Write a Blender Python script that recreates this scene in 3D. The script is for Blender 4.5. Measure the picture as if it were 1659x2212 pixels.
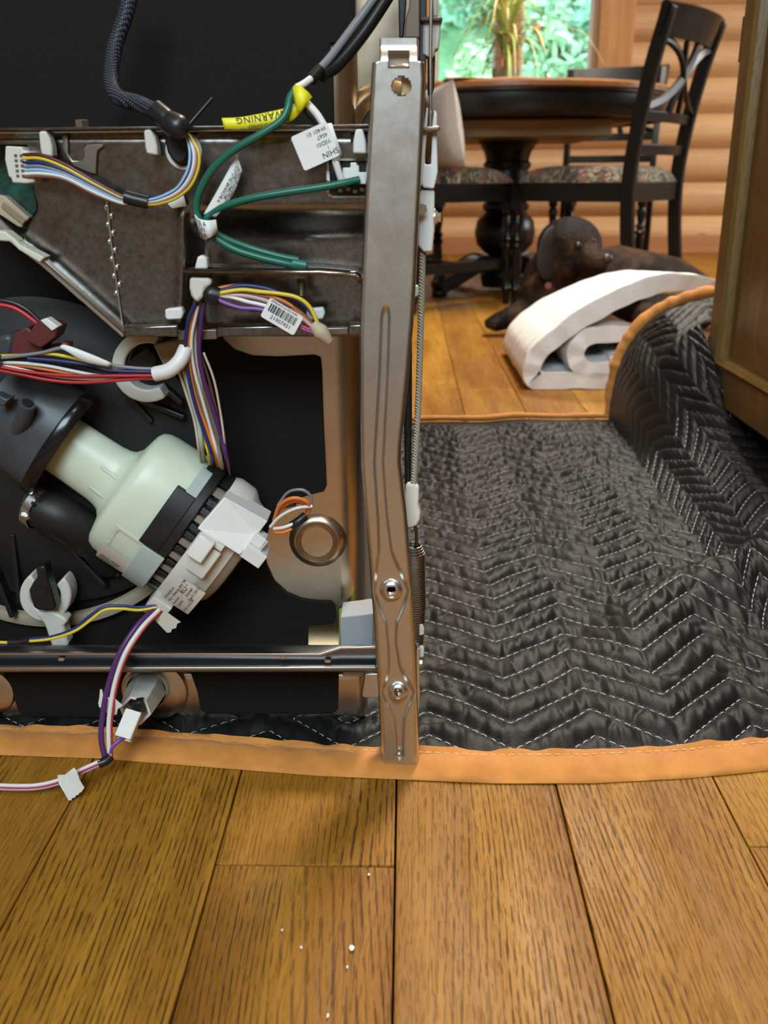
import bpy, bmesh, math, random
import numpy as np
from mathutils import Vector, Matrix

for _o in list(bpy.data.objects):
    bpy.data.objects.remove(_o)
SC = bpy.context.scene
COL = SC.collection
random.seed(7)
RNG = np.random.default_rng(7)

# ------------------------------------------------------------------ camera
FPX, CX, CY = 2000.0, 829.5, 1106.0
CAM = Vector((0.0, 0.0, 0.45))
PITCH = math.radians(19.68); YAW = 0.0259; ROLL = 0.008
FWD = Vector((-math.sin(YAW)*math.cos(PITCH), math.cos(YAW)*math.cos(PITCH), -math.sin(PITCH)))
R0 = Vector((math.cos(YAW), math.sin(YAW), 0.0))
U0 = R0.cross(FWD)
RIGHT = R0*math.cos(ROLL) - U0*math.sin(ROLL)
UP = U0*math.cos(ROLL) + R0*math.sin(ROLL)
cd = bpy.data.cameras.new('camera'); cam = bpy.data.objects.new('camera', cd); COL.objects.link(cam)
cd.sensor_fit = 'HORIZONTAL'; cd.sensor_width = 36.0; cd.lens = FPX/1659*36
cd.clip_start = 0.02; cd.clip_end = 200
cd.dof.use_dof = True; cd.dof.focus_distance = 0.78; cd.dof.aperture_fstop = 12.0
M3 = Matrix((RIGHT, UP, -FWD)).transposed()
cam.matrix_world = Matrix.Translation(CAM) @ M3.to_4x4()
SC.camera = cam

def ray(px, py):
    return FWD + RIGHT*((px-CX)/FPX) - UP*((py-CY)/FPX)
def at(px, py, Y):
    d = ray(px, py); return CAM + d*((Y-CAM.y)/d.y)
def atz(px, py, Z=0.0):
    d = ray(px, py); return CAM + d*((Z-CAM.z)/d.z)
def atx(px, py, X):
    d = ray(px, py); return CAM + d*((X-CAM.x)/d.x)

# ------------------------------------------------------------------ world, lights, exposure
W = bpy.data.worlds.new('world'); SC.world = W; W.use_nodes = True
_b = W.node_tree.nodes['Background']
_b.inputs['Color'].default_value = (0.80, 0.92, 1.0, 1); _b.inputs['Strength'].default_value = 4.2
def area(name, loc, target, sx, sy, power, color):
    l = bpy.data.lights.new(name, 'AREA'); l.shape = 'RECTANGLE'; l.size = sx; l.size_y = sy
    l.energy = power; l.color = color
    o = bpy.data.objects.new(name, l); COL.objects.link(o); o.location = loc
    o.rotation_euler = (Vector(target)-Vector(loc)).to_track_quat('-Z', 'Y').to_euler()
    return o
sun = bpy.data.lights.new('sun', 'SUN'); sun.energy = 1.5; sun.angle = 0.2; sun.color = (1, .95, .85)
so = bpy.data.objects.new('sun', sun); COL.objects.link(so); so.rotation_euler = (math.radians(50), 0, math.radians(200))
# ceiling lamps of the kitchen (warm) and the daylight of the kitchen windows (cool)
area('kitchen_ceiling_light', (0.5, 1.9, 2.52), (0.4, 1.2, 0), 0.35, 0.35, 50, (1.0, .90, .76))
area('ceiling_light_by_camera', (0.5, -0.6, 2.52), (0.3, 0.2, 0), 0.5, 0.5, 9, (1.0, .90, .76))
area('dining_ceiling_light', (0.9, 3.6, 2.5), (0.9, 3.6, 0), 0.6, 0.6, 60, (1.0, .92, .80))
area('dining_side_fill', (3.85, 4.3, 1.6), (0.9, 4.6, 0.9), 1.6, 1.2, 55, (.95, .97, 1.0))  # unseen side fill, added to light the dining end and chair edges
area('kitchen_window_daylight', (-0.25, -1.6, 2.0), (0.2, 1.4, 0.2), 1.5, 1.0, 62, (.70, .89, 1.0))
SC.view_settings.view_transform = 'Standard'; SC.view_settings.look = 'None'
SC.view_settings.gamma = 1.0; SC.view_settings.use_curve_mapping = False
SC.view_settings.exposure = 0.25
SC.cycles.use_denoising = True
SC.cycles.use_adaptive_sampling = True; SC.cycles.adaptive_threshold = 0.04
SC.cycles.max_bounces = 7; SC.cycles.diffuse_bounces = 3; SC.cycles.glossy_bounces = 3
SC.cycles.transmission_bounces = 6; SC.cycles.sample_clamp_indirect = 6.0
SC.cycles.caustics_reflective = False; SC.cycles.caustics_refractive = False

# ------------------------------------------------------------------ materials
class NT:
    def __init__(s, name):
        s.m = bpy.data.materials.new(name); s.m.use_nodes = True
        s.t = s.m.node_tree; s.p = s.t.nodes['Principled BSDF']
    def n(s, kind, ins=None, **kw):
        nd = s.t.nodes.new('ShaderNode'+kind)
        for k, v in kw.items(): setattr(nd, k, v)
        for k, v in (ins or {}).items():
            sock = nd.inputs[k]
            if isinstance(v, bpy.types.NodeSocket): s.t.links.new(v, sock)
            else: sock.default_value = v
        return nd
    def link(s, a, b): s.t.links.new(a, b)
    def math(s, op, a, b=0.0, c=0.0):
        return s.n('Math', {0: a, 1: b, 2: c}, operation=op).outputs[0]
    def mix(s, f, a, b, mode='MIX'):
        return s.n('MixRGB', {0: f, 1: a, 2: b}, blend_type=mode).outputs[0]
    def ramp(s, f, *stops, interp='LINEAR'):
        r = s.n('ValToRGB', {0: f}); r.color_ramp.interpolation = interp
        e = r.color_ramp.elements
        while len(e) < len(stops): e.new(0.5)
        for k, (p, c) in enumerate(stops):
            e[k].position = p; e[k].color = (c, c, c, 1) if isinstance(c, (int, float)) else (*c, 1)
        return r.outputs[0]
    def coords(s, scale=(1, 1, 1), rnd=False, kind='Object'):
        v = s.n('TexCoord').outputs[kind]
        if rnd:
            r = s.n('ObjectInfo').outputs['Random']
            c = s.n('CombineXYZ', {0: s.math('MULTIPLY', r, 37.1), 1: s.math('MULTIPLY', r, 91.7), 2: s.math('MULTIPLY', r, 13.3)}).outputs[0]
            v = s.n('VectorMath', {0: v, 1: c}, operation='ADD').outputs[0]
        return s.n('Mapping', {0: v, 'Scale': scale}).outputs[0]
    def noise(s, v, scale=1.0, detail=2.0, rough=.5, dist=0.0):
        return s.n('TexNoise', {'Vector': v, 'Scale': scale, 'Detail': detail, 'Roughness': rough, 'Distortion': dist}).outputs[0]
    def bump(s, h, strength=.3, dist=.002):
        b = s.n('Bump', {'Height': h, 'Strength': strength, 'Distance': dist}); s.link(b.outputs[0], s.p.inputs['Normal'])
    def set(s, **kw):
        al = {'color': 'Base Color', 'rough': 'Roughness', 'metal': 'Metallic', 'spec': 'Specular IOR Level', 'coat': 'Coat Weight',
              'coatr': 'Coat Roughness', 'trans': 'Transmission Weight', 'sheen': 'Sheen Weight', 'sss': 'Subsurface Weight', 'ior': 'IOR', 'alpha': 'Alpha',
              'sheenr': 'Sheen Roughness', 'sheent': 'Sheen Tint', 'aniso': 'Anisotropic'}
        for k, v in kw.items():
            so = s.p.inputs[al[k]]
            if isinstance(v, bpy.types.NodeSocket): s.link(v, so)
            elif isinstance(v, (tuple, list)) and len(v) == 3 and so.type == 'RGBA': so.default_value = (*v, 1)
            else: so.default_value = v
        return s

MATS = {}
def plain(name, color, rough=.5, metal=0.0, nscale=0, namp=.15, bump=0.0, **kw):
    if name in MATS: return MATS[name]
    t = NT(name); t.set(rough=rough, metal=metal, **kw)
    if nscale:
        v = t.coords(); f = t.noise(v, nscale, 4, .6)
        c2 = tuple(max(0, c*(1-namp*2)) for c in color); c1 = tuple(min(1, c*(1+namp)) for c in color)
        t.set(color=t.ramp(f, (.3, c2), (.7, c1)))
        if bump: t.bump(f, bump, .001)
    else: t.set(color=color)
    MATS[name] = t.m
    return t.m

def wood(name, light, dark, pore, along='Y', rough=.35, knots=True, coat=0.0, fine=1.0, ringamt=.8, poreamt=.35, rings=64.0, bend=.055, period=.0043, sat=1.0, spec=.5):
    t = NT(name)
    def sc(a, b):   # a across the grain, b along it
        return {'Y': (a, b, a), 'X': (b, a, a), 'Z': (a, a, b)}[along]
    base = t.coords((1, 1, 1), rnd=True)
    mp = lambda s: t.n('Mapping', {0: base, 'Scale': s}).outputs[0]
    tone = t.noise(mp(sc(14, 1.1)), 1, 3, .55, .4)
    field = t.noise(mp(sc(7.0, .8)), 1, 1.6, .45, .5)
    ax = t.n('SeparateXYZ', {0: base}).outputs[{'Y': 0, 'X': 2, 'Z': 1}[along]]
    g = t.math('ADD', ax, t.math('MULTIPLY', field, bend))
    g = t.math('ADD', g, t.math('MULTIPLY', t.noise(mp(sc(90, 9)), 1, 2, .5), .0022))
    ring = t.math('SINE', t.math('MULTIPLY', g, 6.2832*fine/period))
    ringm = t.ramp(t.math('MULTIPLY_ADD', ring, .5, .5), (.62, 0.0), (.96, 1.0))
    ringm = t.math('MULTIPLY', ringm, t.ramp(t.noise(mp(sc(16, 1.5)), 1, 2, .5), (.36, .25), (.58, 1.0)))
    fib = t.noise(mp(sc(260*fine, 6.0*fine)), 1, 3, .65)
    po = t.noise(mp(sc(900*fine, 62*fine)), 1, 1.5, .5)
    porem = t.ramp(po, (.575, 0.0), (.63, 1.0))
    brk = t.noise(mp(sc(300*fine, 46*fine)), 1, 2, .6)
    ringm = t.math('MULTIPLY', ringm, t.ramp(brk, (.40, .06), (.56, 1.0)))
    c = t.ramp(tone, (.33, dark), (.66, light))
    c = t.mix(t.math('MULTIPLY', t.ramp(fib, (.35, 1.0), (.65, 0.0)), .32), c, (*[x*.62 for x in dark], 1))
    c = t.mix(t.math('MULTIPLY', ringm, ringamt), c, (*pore, 1))
    c = t.mix(t.math('MULTIPLY', porem, poreamt), c, (*pore, 1))
    h = t.math('ADD', t.math('MULTIPLY', porem, -.7), t.math('MULTIPLY', ringm, -.5))
    if knots:
        vo = t.n('TexVoronoi', {'Vector': mp(sc(5.2, 2.0)), 'Scale': 1.0, 'Randomness': 1.0})
        kd = t.math('ADD', vo.outputs['Distance'], t.math('MULTIPLY', brk, .06))
        km = t.ramp(kd, (.055, 1.0), (.12, 0.0))
        c = t.mix(t.math('MULTIPLY', km, .8), c, (*[x*.5 for x in pore], 1))
    hue = t.n('ObjectInfo').outputs['Random']
    c = t.n('HueSaturation', {'Hue': t.math('ADD', t.math('MULTIPLY', hue, .008), .495), 'Saturation': sat,
                              'Value': t.math('ADD', t.math('MULTIPLY', hue, .30), .84), 'Color': c}).outputs[0]
    t.set(color=c, rough=t.ramp(t.noise(mp(sc(30, 6)), 1, 3), (.3, rough-.09), (.7, rough+.12)), coat=coat, coatr=.25, spec=spec)
    t.bump(t.math('ADD', h, t.math('MULTIPLY', fib, .35)), .35, .0012)
    return t.m

M_FLOOR = wood('oak_floor', (.52, .265, .044), (.29, .12, .017), (.045, .012, .0035), 'Y', .5, coat=0.0, bend=.11, sat=1.03, spec=.28)
M_LOG = wood('pine_log', (.74, .47, .235), (.58, .34, .155), (.34, .16, .06), 'X', .45, fine=.4, ringamt=.35, poreamt=.2, rings=26)
M_TRIM = wood('pine_trim', (.66, .33, .09), (.50, .23, .055), (.34, .14, .04), 'Z', .4, knots=False, fine=.5, ringamt=.25, poreamt=.2)
M_CEIL = wood('pine_ceiling', (.66, .42, .2), (.52, .3, .12), (.3, .12, .04), 'Y', .5, fine=.4, ringamt=.3, poreamt=.2)
M_CAB = wood('oak_cabinet', (.25, .14, .034), (.17, .092, .022), (.08, .04, .012), 'Z', .34, knots=False, fine=.8, ringamt=.22, poreamt=.4, coat=.2)
M_TABLE = wood('cherry_table', (.30, .13, .045), (.20, .075, .025), (.1, .03, .01), 'X', .3, knots=False, fine=.6, ringamt=.2, poreamt=.2)
M_BLACKWOOD = plain('black_painted_wood', (.0035, .0035, .0037), .32, coat=.05, coatr=.25, spec=.35)

# ------------------------------------------------------------------ mesh helpers
def crom(pts, n=8):
    """Catmull-Rom through pts"""
    P = [Vector(p) for p in pts]
    if len(P) < 3: return P
    P = [P[0]*2-P[1]] + P + [P[-1]*2-P[-2]]
    out = []
    for i in range(1, len(P)-2):
        a, b, c, d = P[i-1:i+3]
        for k in range(n):
            t = k/n
            out.append(.5*((2*b) + (c-a)*t + (2*a-5*b+4*c-d)*t*t + (3*b-a-3*c+d)*t**3))
    out.append(P[-2]); return out

class MB:
    def __init__(s): s.v = []; s.f = []; s.m = []; s.mi = 0
    def add(s, vs, fs):
        o = len(s.v); s.v += [tuple(x) for x in vs]
        for f in fs: s.f.append(tuple(i+o for i in f)); s.m.append(s.mi)
        return s
    def box(s, c, size, rot=None):
        c = Vector(c); h = Vector(size)/2; vs = []
        for z in (-1, 1):
            for y in (-1, 1):
                for x in (-1, 1):
                    p = Vector((x*h.x, y*h.y, z*h.z))
                    vs.append(c + (rot @ p if rot else p))
        return s.add(vs, [(0, 2, 3, 1), (4, 5, 7, 6), (0, 1, 5, 4), (2, 6, 7, 3), (0, 4, 6, 2), (1, 3, 7, 5)])
    def bx(s, a, b):
        a = Vector(a); b = Vector(b)
        return s.box((a+b)/2, (abs(b.x-a.x), abs(b.y-a.y), abs(b.z-a.z)))
    def prism(s, poly, vec):
        n = len(poly); vec = Vector(vec); P = [Vector(p) for p in poly]
        vs = P + [p+vec for p in P]
        nrm = Vector((0, 0, 0))
        for i in range(n): nrm += (P[i]-P[0]).cross(P[(i+1) % n]-P[0])
        fl = nrm.dot(vec) > 0
        f = [tuple(range(n))[::-1], tuple(range(n, 2*n))] if fl else [tuple(range(n)), tuple(range(n, 2*n))[::-1]]
        for i in range(n):
            j = (i+1) % n
            f.append((i, j, j+n, i+n) if fl else (j, i, i+n, j+n))
        return s.add(vs, f)
    def sweep(s, path, sec, up=(0, 0, 1), scales=None, caps=True):
        P = [Vector(p) for p in path]; n = len(sec); up = Vector(up); vs = []; prev = None
        for i, p in enumerate(P):
            t = (P[min(i+1, len(P)-1)]-P[max(i-1, 0)])
            t = t.normalized() if t.length > 1e-9 else Vector((0, 0, 1))
            u = (prev if (prev is not None and up.length == 0) else up)
            if u.length == 0: u = Vector((0, 0, 1)) if abs(t.z) < .9 else Vector((1, 0, 0))
            x = t.cross(u)
            if x.length < 1e-4: x = t.cross(Vector((1, .3, .2)))
            x.normalize(); y = x.cross(t).normalized(); prev = y
            k = scales[i] if scales else 1.0
            for (a, b) in sec: vs.append(p + x*a*k + y*b*k)
        fs = []
        for i in range(len(P)-1):
            for j in range(n):
                k = (j+1) % n
                fs.append((i*n+j, i*n+k, (i+1)*n+k, (i+1)*n+j))
        if caps: fs += [tuple(range(n))[::-1], tuple(range((len(P)-1)*n, len(P)*n))]
        return s.add(vs, fs)
    def tube(s, path, r, n=8, scales=None):
        sec = [(r*math.cos(2*math.pi*k/n), r*math.sin(2*math.pi*k/n)) for k in range(n)]
        return s.sweep(path, sec, (0, 0, 0), scales)
    def bar(s, a, b, w, d, up=(0, 0, 1)):
        return s.sweep([a, b], [(-w/2, -d/2), (w/2, -d/2), (w/2, d/2), (-w/2, d/2)], up)
    def lathe(s, prof, o, axis=(0, 0, 1), n=24, squash=None, caps=True):
        """prof: (along, radius); squash: (vector, factor) scales the radius along a direction"""
        o = Vector(o); a = Vector(axis).normalized()
        x = a.orthogonal().normalized() if not squash else (Vector(squash[0])-a*a.dot(Vector(squash[0]))).normalized()
        y = a.cross(x); kx = squash[1] if squash else 1.0; vs = []
        for (h, r) in prof:
            for k in range(n):
                q = 2*math.pi*k/n
                vs.append(o + a*h + x*(r*math.cos(q)*kx) + y*(r*math.sin(q)))
        fs = []
        for i in range(len(prof)-1):
            for k in range(n):
                j = (k+1) % n; fs.append((i*n+k, i*n+j, (i+1)*n+j, (i+1)*n+k))
        if caps: fs += [tuple(range(n))[::-1], tuple(range((len(prof)-1)*n, len(prof)*n))]
        return s.add(vs, fs)
    def ball(s, c, r, n=16, rot=None):
        r = Vector(r) if not isinstance(r, (int, float)) else Vector((r, r, r)); c = Vector(c); vs = []; m = n//2
        for i in range(m+1):
            th = math.pi*i/m
            for k in range(n):
                q = 2*math.pi*k/n
                p = Vector((math.sin(th)*math.cos(q)*r.x, math.sin(th)*math.sin(q)*r.y, math.cos(th)*r.z))
                vs.append(c + (rot @ p if rot else p))
        fs = []
        for i in range(m):
            for k in range(n):
                j = (k+1) % n; fs.append((i*n+k, (i+1)*n+k, (i+1)*n+j, i*n+j))
        return s.add(vs, fs)
    def grid(s, G):
        """G[i][j] points"""
        ni = len(G); nj = len(G[0])
        return s.add([p for r in G for p in r], [(i*nj+j, i*nj+j+1, (i+1)*nj+j+1, (i+1)*nj+j) for i in range(ni-1) for j in range(nj-1)])
    def build(s, name, mat, parent=None, smooth=30, bevel=0.0, seg=2, loc=None):
        me = bpy.data.meshes.new(name); me.from_pydata(s.v, [], s.f)
        ms = mat if isinstance(mat, (list, tuple)) else [mat]
        for x in ms: me.materials.append(x)
        if len(ms) > 1: me.polygons.foreach_set('material_index', s.m)
        bm = bmesh.new(); bm.from_mesh(me); bmesh.ops.remove_doubles(bm, verts=bm.verts, dist=1e-6)
        bmesh.ops.recalc_face_normals(bm, faces=bm.faces); bm.to_mesh(me); bm.free()
        if smooth:
            me.polygons.foreach_set('use_smooth', [True]*len(me.polygons)); me.set_sharp_from_angle(angle=math.radians(smooth))
        o = bpy.data.objects.new(name, me); COL.objects.link(o)
        if parent is not None:
            o.parent = parent
            if loc is not None: o.location = loc
            elif parent.parent is None and parent.type == 'EMPTY': o.location = -Vector(parent.get('_base', (0, 0, 0)))
        elif loc is not None: o.location = loc
        if bevel:
            b = o.modifiers.new('bevel', 'BEVEL'); b.width = bevel; b.segments = seg; b.limit_method = 'ANGLE'; b.angle_limit = math.radians(40)
            b.harden_normals = False
        return o

def thing(name, label, cat, base=(0, 0, 0), rz=0.0, group=None, local=False):
    """Empty at the base of a thing; parts are given in world coordinates unless local"""
    o = bpy.data.objects.new(name, None); COL.objects.link(o); o.location = base; o.rotation_euler = (0, 0, rz)
    o.empty_display_size = .05
    if not local: o['_base'] = tuple(base)
    tag(o, label, cat, group); return o
def part_group(name, parent, label=None):
    o = bpy.data.objects.new(name, None); COL.objects.link(o); o.parent = parent; o.empty_display_size = .02
    o.location = -Vector(parent.get('_base', (0, 0, 0)))
    if label: o['label'] = label
    return o
def tag(o, label, cat, group=None, kind=None):
    o['label'] = label; o['category'] = cat
    if group: o['group'] = group
    if kind: o['kind'] = kind
    return o
def lab(o, label): o['label'] = label; return o
def struct(o, label=None):
    o['kind'] = 'structure'
    if label: o['label'] = label
    return o
def unlinked_copy(o, parent=None):
    c = o.copy(); COL.objects.link(c); c.parent = parent
    for ch in list(o.children): unlinked_copy(ch, c)
    return c

def vnoise(x, y, seed=0):
    """smooth value noise in numpy, about -1..1"""
    x = np.asarray(x, float); y = np.asarray(y, float)
    xi = np.floor(x).astype(int); yi = np.floor(y).astype(int); xf = x-xi; yf = y-yi
    def h(a, b):
        n = (a*374761393 + b*668265263 + seed*974711) & 0x7fffffff
        n = ((n ^ (n >> 13))*1274126177) & 0x7fffffff
        return ((n ^ (n >> 16)) & 0xffff)/32767.5-1
    u = xf*xf*(3-2*xf); v = yf*yf*(3-2*yf)
    return (h(xi, yi)*(1-u)+h(xi+1, yi)*u)*(1-v) + (h(xi, yi+1)*(1-u)+h(xi+1, yi+1)*u)*v

def text_geo(body, size, place, mb, align='LEFT', spacing=1.0):
    """flat lettering: every vertex (x,y) of the text goes through place(x,y)"""
    cu = bpy.data.curves.new('t', 'FONT'); cu.body = body; cu.size = size; cu.align_x = align; cu.space_character = spacing
    cu.resolution_u = 2
    ob = bpy.data.objects.new('t', cu); COL.objects.link(ob)
    dg = bpy.context.evaluated_depsgraph_get()
    me = bpy.data.meshes.new_from_object(ob.evaluated_get(dg))
    mb.add([place(v.co.x, v.co.y) for v in me.vertices], [tuple(p.vertices) for p in me.polygons])
    bpy.data.objects.remove(ob); bpy.data.meshes.remove(me); bpy.data.curves.remove(cu)

# ------------------------------------------------------------------ the room
WALL_Y = 6.18; WALL_R = 4.0; WALL_L = -3.2; BACK_Y = -2.4; CEIL_Z = 2.6
fl = struct(MB().bx((WALL_L, BACK_Y, -.08), (WALL_R, WALL_Y+.2, -.018)).build('floor', plain('floor_gap', (.035, .016, .007), .6), smooth=0), 'wide oak plank floor')
# planks: seams measured on the near floor; 0.126 m wide boards run away from the camera
seam0 = atz(852, 1950).x; PW = .1262
joint = {-1: [.565], 0: [.565+.0, 1.52], 1: [.23, 1.62], 2: [.61, 1.9], -2: [.2, 1.35], 3: [.5, 1.75]}
rp = random.Random(3)
joint_l = atz(650, 1868).y
for k in range(-16, 30):
    x0 = seam0 + k*PW
    if x0 > 3.3: continue
    ys = [0.0]
    if k == -1: ys = [-.6, joint_l]
    elif k == 2: ys = [-.2, atz(1640, 1828).y]
    elif k == 1: ys = [-.1, atz(1030, 838).y-.0]
    elif k == 0: ys = [-.3, 1.05]
    else: ys = [-.5+rp.random()*.45, .75+rp.random()*.6] if k < 4 else [1.3+rp.random()*.4]
    while ys[-1] < WALL_Y: ys.append(ys[-1] + .65+rp.random()*.75)
    ys[-1] = WALL_Y
    for a, b in zip(ys[:-1], ys[1:]):
        if b < .2: continue
        if (x0+PW)*1.02 < -.45-.45*b or x0 > .85+.6*b: continue
        cx, cy = x0+PW/2, (a+b)/2
        g = .0006
        m = MB().box((0, 0, 0), (PW-g*2, b-a-g*2, .018))
        pl = m.build('plank', M_FLOOR, fl, smooth=0, bevel=.0011, seg=2, loc=(cx, cy, -.009+rp.uniform(-.0006, .0)))
        pl.rotation_euler = (0, rp.uniform(-.004, .004), 0)
struct(MB().bx((WALL_L, BACK_Y, CEIL_Z), (WALL_R, WALL_Y+.2, CEIL_Z+.1)).build('ceiling', M_CEIL, smooth=0), 'pine board ceiling')
M_WALLW = plain('warm_wall', (.50, .36, .22), .8, nscale=3, namp=.08)
struct(MB().bx((WALL_L-.1, BACK_Y, 0), (WALL_L, WALL_Y+.2, CEIL_Z)).build('wall_left', M_WALLW, smooth=0))
struct(MB().bx((WALL_R, BACK_Y, 0), (WALL_R+.1, WALL_Y+.2, CEIL_Z)).build('wall_right', M_WALLW, smooth=0))
struct(MB().bx((WALL_L, BACK_Y-.1, 0), (WALL_R, BACK_Y, CEIL_Z)).build('wall_front', M_WALLW, smooth=0))
# log wall with the window
wx1 = at(1287, 90, WALL_Y).x; wx0 = at(938, 90, WALL_Y).x; tx1 = at(1366, 90, WALL_Y).x; wz0 = at(1200, 193, WALL_Y).z
TW = tx1-wx1; wz1 = 2.25
ox0, ox1, oz0, oz1 = wx0-.03, wx1+.03, wz0-.03, wz1+.03
wb = MB()
for (a, b) in (((WALL_L, 0), (ox0, CEIL_Z)), ((ox1, 0), (WALL_R, CEIL_Z)), ((ox0, 0), (ox1, oz0)), ((ox0, oz1), (ox1, CEIL_Z))):
    wb.bx((a[0], WALL_Y+.06, a[1]), (b[0], WALL_Y+.2, b[1]))
wall = struct(wb.build('wall_back', plain('chinking', (.16, .075, .03), .8), smooth=0), 'wall of stacked golden half logs')
zb = at(1500, 551, WALL_Y).z; PITCHL = (at(1500, 165.5, WALL_Y).z-at(1500, 466, WALL_Y).z)/4.0
zj = at(1500, 466, WALL_Y).z
def half_log(x0, x1, z0, z1, seed):
    r = random.Random(seed); n = 9; sec = []
    h = z1-z0-.004; bul = .062
    for k in range(n):
        q = -1+2*k/(n-1)
        sec.append((-(1-abs(q)**2.6)*bul, z0+.002+h*(q+1)/2))
    nx = max(2, int((x1-x0)/.35)); G = []
    for i in range(nx+1):
        x = x0+(x1-x0)*i/nx; d = r.uniform(-.003, .003)
        G.append([(x, WALL_Y+.06+y+(d if y < -.02 else 0), z) for (y, z) in sec])
    m = MB(); m.grid(G)
    nj = n
    m.f.append(tuple(range(nj))); m.m.append(0); m.f.append(tuple(range(nx*nj, nx*nj+nj))[::-1]); m.m.append(0)
    o = m.build('log', M_LOG, wall, smooth=50)
    c = Vector(((x0+x1)/2, 0, (z0+z1)/2)); o.data.transform(Matrix.Translation(-c)); o.location = c
    return o
zz = zj-PITCHL*2; k = 0
while zz < CEIL_Z-.02:
    a = max(zz, .0); b = min(zz+PITCHL, CEIL_Z)
    if b > .02:
        if b > wz0-.02:
            half_log(tx1+.005, WALL_R, a, b, k); half_log(WALL_L, wx0-TW-.005, a, b, k+50)
            if a < wz0-.1: half_log(wx0-TW, tx1, a, wz0-.1, k+90)
        else: half_log(WALL_L, WALL_R, a, b, k)
    zz += PITCHL; k += 1
bbh = at(1500, 508, WALL_Y-.02).z
struct(MB().bx((WALL_L, WALL_Y-.03, 0), (WALL_R, WALL_Y+.06, bbh)).build('baseboard_back', wood('pine_base', (.52, .25, .10), (.42, .19, .07), (.3, .12, .04), 'X', .45, knots=False, fine=.5, ringamt=.2, poreamt=.2), smooth=0, bevel=.004))
# window
win = bpy.data.objects.new('window_1', None); COL.objects.link(win); struct(win, 'window with golden pine trim and centre mullion')
mx0, mx1 = at(1084, 60, WALL_Y-.02).x, at(1121, 60, WALL_Y-.02).x
def wp(name, a, b, mat=M_TRIM, bev=.004): return MB().bx(a, b).build(name, mat, win, smooth=0, bevel=bev)
yF = WALL_Y-.035
wp('trim_board', (wx1+.012, yF, wz0-.11), (tx1, WALL_Y+.06, wz1+.12)); wp('trim_board', (wx0-TW, yF, wz0-.11), (wx0-.012, WALL_Y+.06, wz1+.12))
wp('trim_board', (wx0-.012, yF, wz1+.012), (wx1+.012, WALL_Y+.06, wz1+.12))
wp('window_sill', (wx0-TW-.02, yF-.06, wz0-.045), (wx1+.0, WALL_Y+.1, wz0-.005), bev=.008)
wp('apron_board', (wx0-.012, yF, wz0-.11), (wx1+.012, WALL_Y+.06, wz0-.045))
wp('mullion', (mx0, WALL_Y-.03, wz0), (mx1, WALL_Y+.12, wz1))
M_VINYL = plain('white_vinyl', (.75, .68, .58), .4)
for (a, b) in ((wx0-.012, mx0), (mx1, wx1+.012)):
    wp('jamb', (a, WALL_Y+.0, wz0), (a+.018, WALL_Y+.12, wz1)); wp('jamb', (b-.018, WALL_Y+.0, wz0), (b, WALL_Y+.12, wz1))
    f = MB(); s = .022
    f.bx((a+.018, WALL_Y+.07, wz0), (a+.018+s, WALL_Y+.11, wz1)).bx((b-.018-s, WALL_Y+.07, wz0), (b-.018, WALL_Y+.11, wz1))
    f.bx((a+.018+s, WALL_Y+.07, wz0), (b-.018-s, WALL_Y+.11, wz0+s)).bx((a+.018+s, WALL_Y+.07, wz1-s), (b-.018-s, WALL_Y+.11, wz1))
    sash = f.build('sash', M_VINYL, win, smooth=0, bevel=.002)
    gt = NT('window_glass'); gt.set(color=(1, 1, 1), rough=0.0, trans=1.0, ior=1.02, spec=.4)
    MATS.setdefault('wg', gt.m)
    MB().bx((a+.03, WALL_Y+.085, wz0+.01), (b-.03, WALL_Y+.09, wz1-.01)).build('pane', MATS['wg'], win, smooth=0)

# ------------------------------------------------------------------ outside the window
gt = NT('hillside'); v = gt.coords(); f = gt.noise(v, 1.6, 6, .7)
gt.set(color=gt.ramp(f, (.3, (.06, .17, .07)), (.5, (.13, .33, .16)), (.7, (.25, .50, .30))), rough=.8)
G = []
for i in range(41):
    y = 8.0+i*.5; row = []
    for j in range(41):
        x = -8+j*.6; z = -.4+max(0, y-8.6)*.62
        z += float(vnoise(x*.8, y*.8, 3))*.45+float(vnoise(x*2.1, y*2.1, 4))*.25
        row.append((x, y, z))
    G.append(row)
hill = MB().grid(G).build('hillside_garden', gt.m, smooth=60)
struct(hill, 'green hillside outside the window')
def leaf_mat(nm, a, b):
    t = NT(nm); r = t.noise(t.coords(), 9, 3, .6)
    t.set(color=t.ramp(r, (.35, a), (.65, b)), rough=.6, spec=.3); return t.m
LM = [leaf_mat('leaf_a', (.20, .46, .24), (.42, .70, .46)), leaf_mat('leaf_b', (.18, .44, .30), (.36, .66, .52)), leaf_mat('leaf_c', (.30, .58, .30), (.56, .82, .52))]
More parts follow.
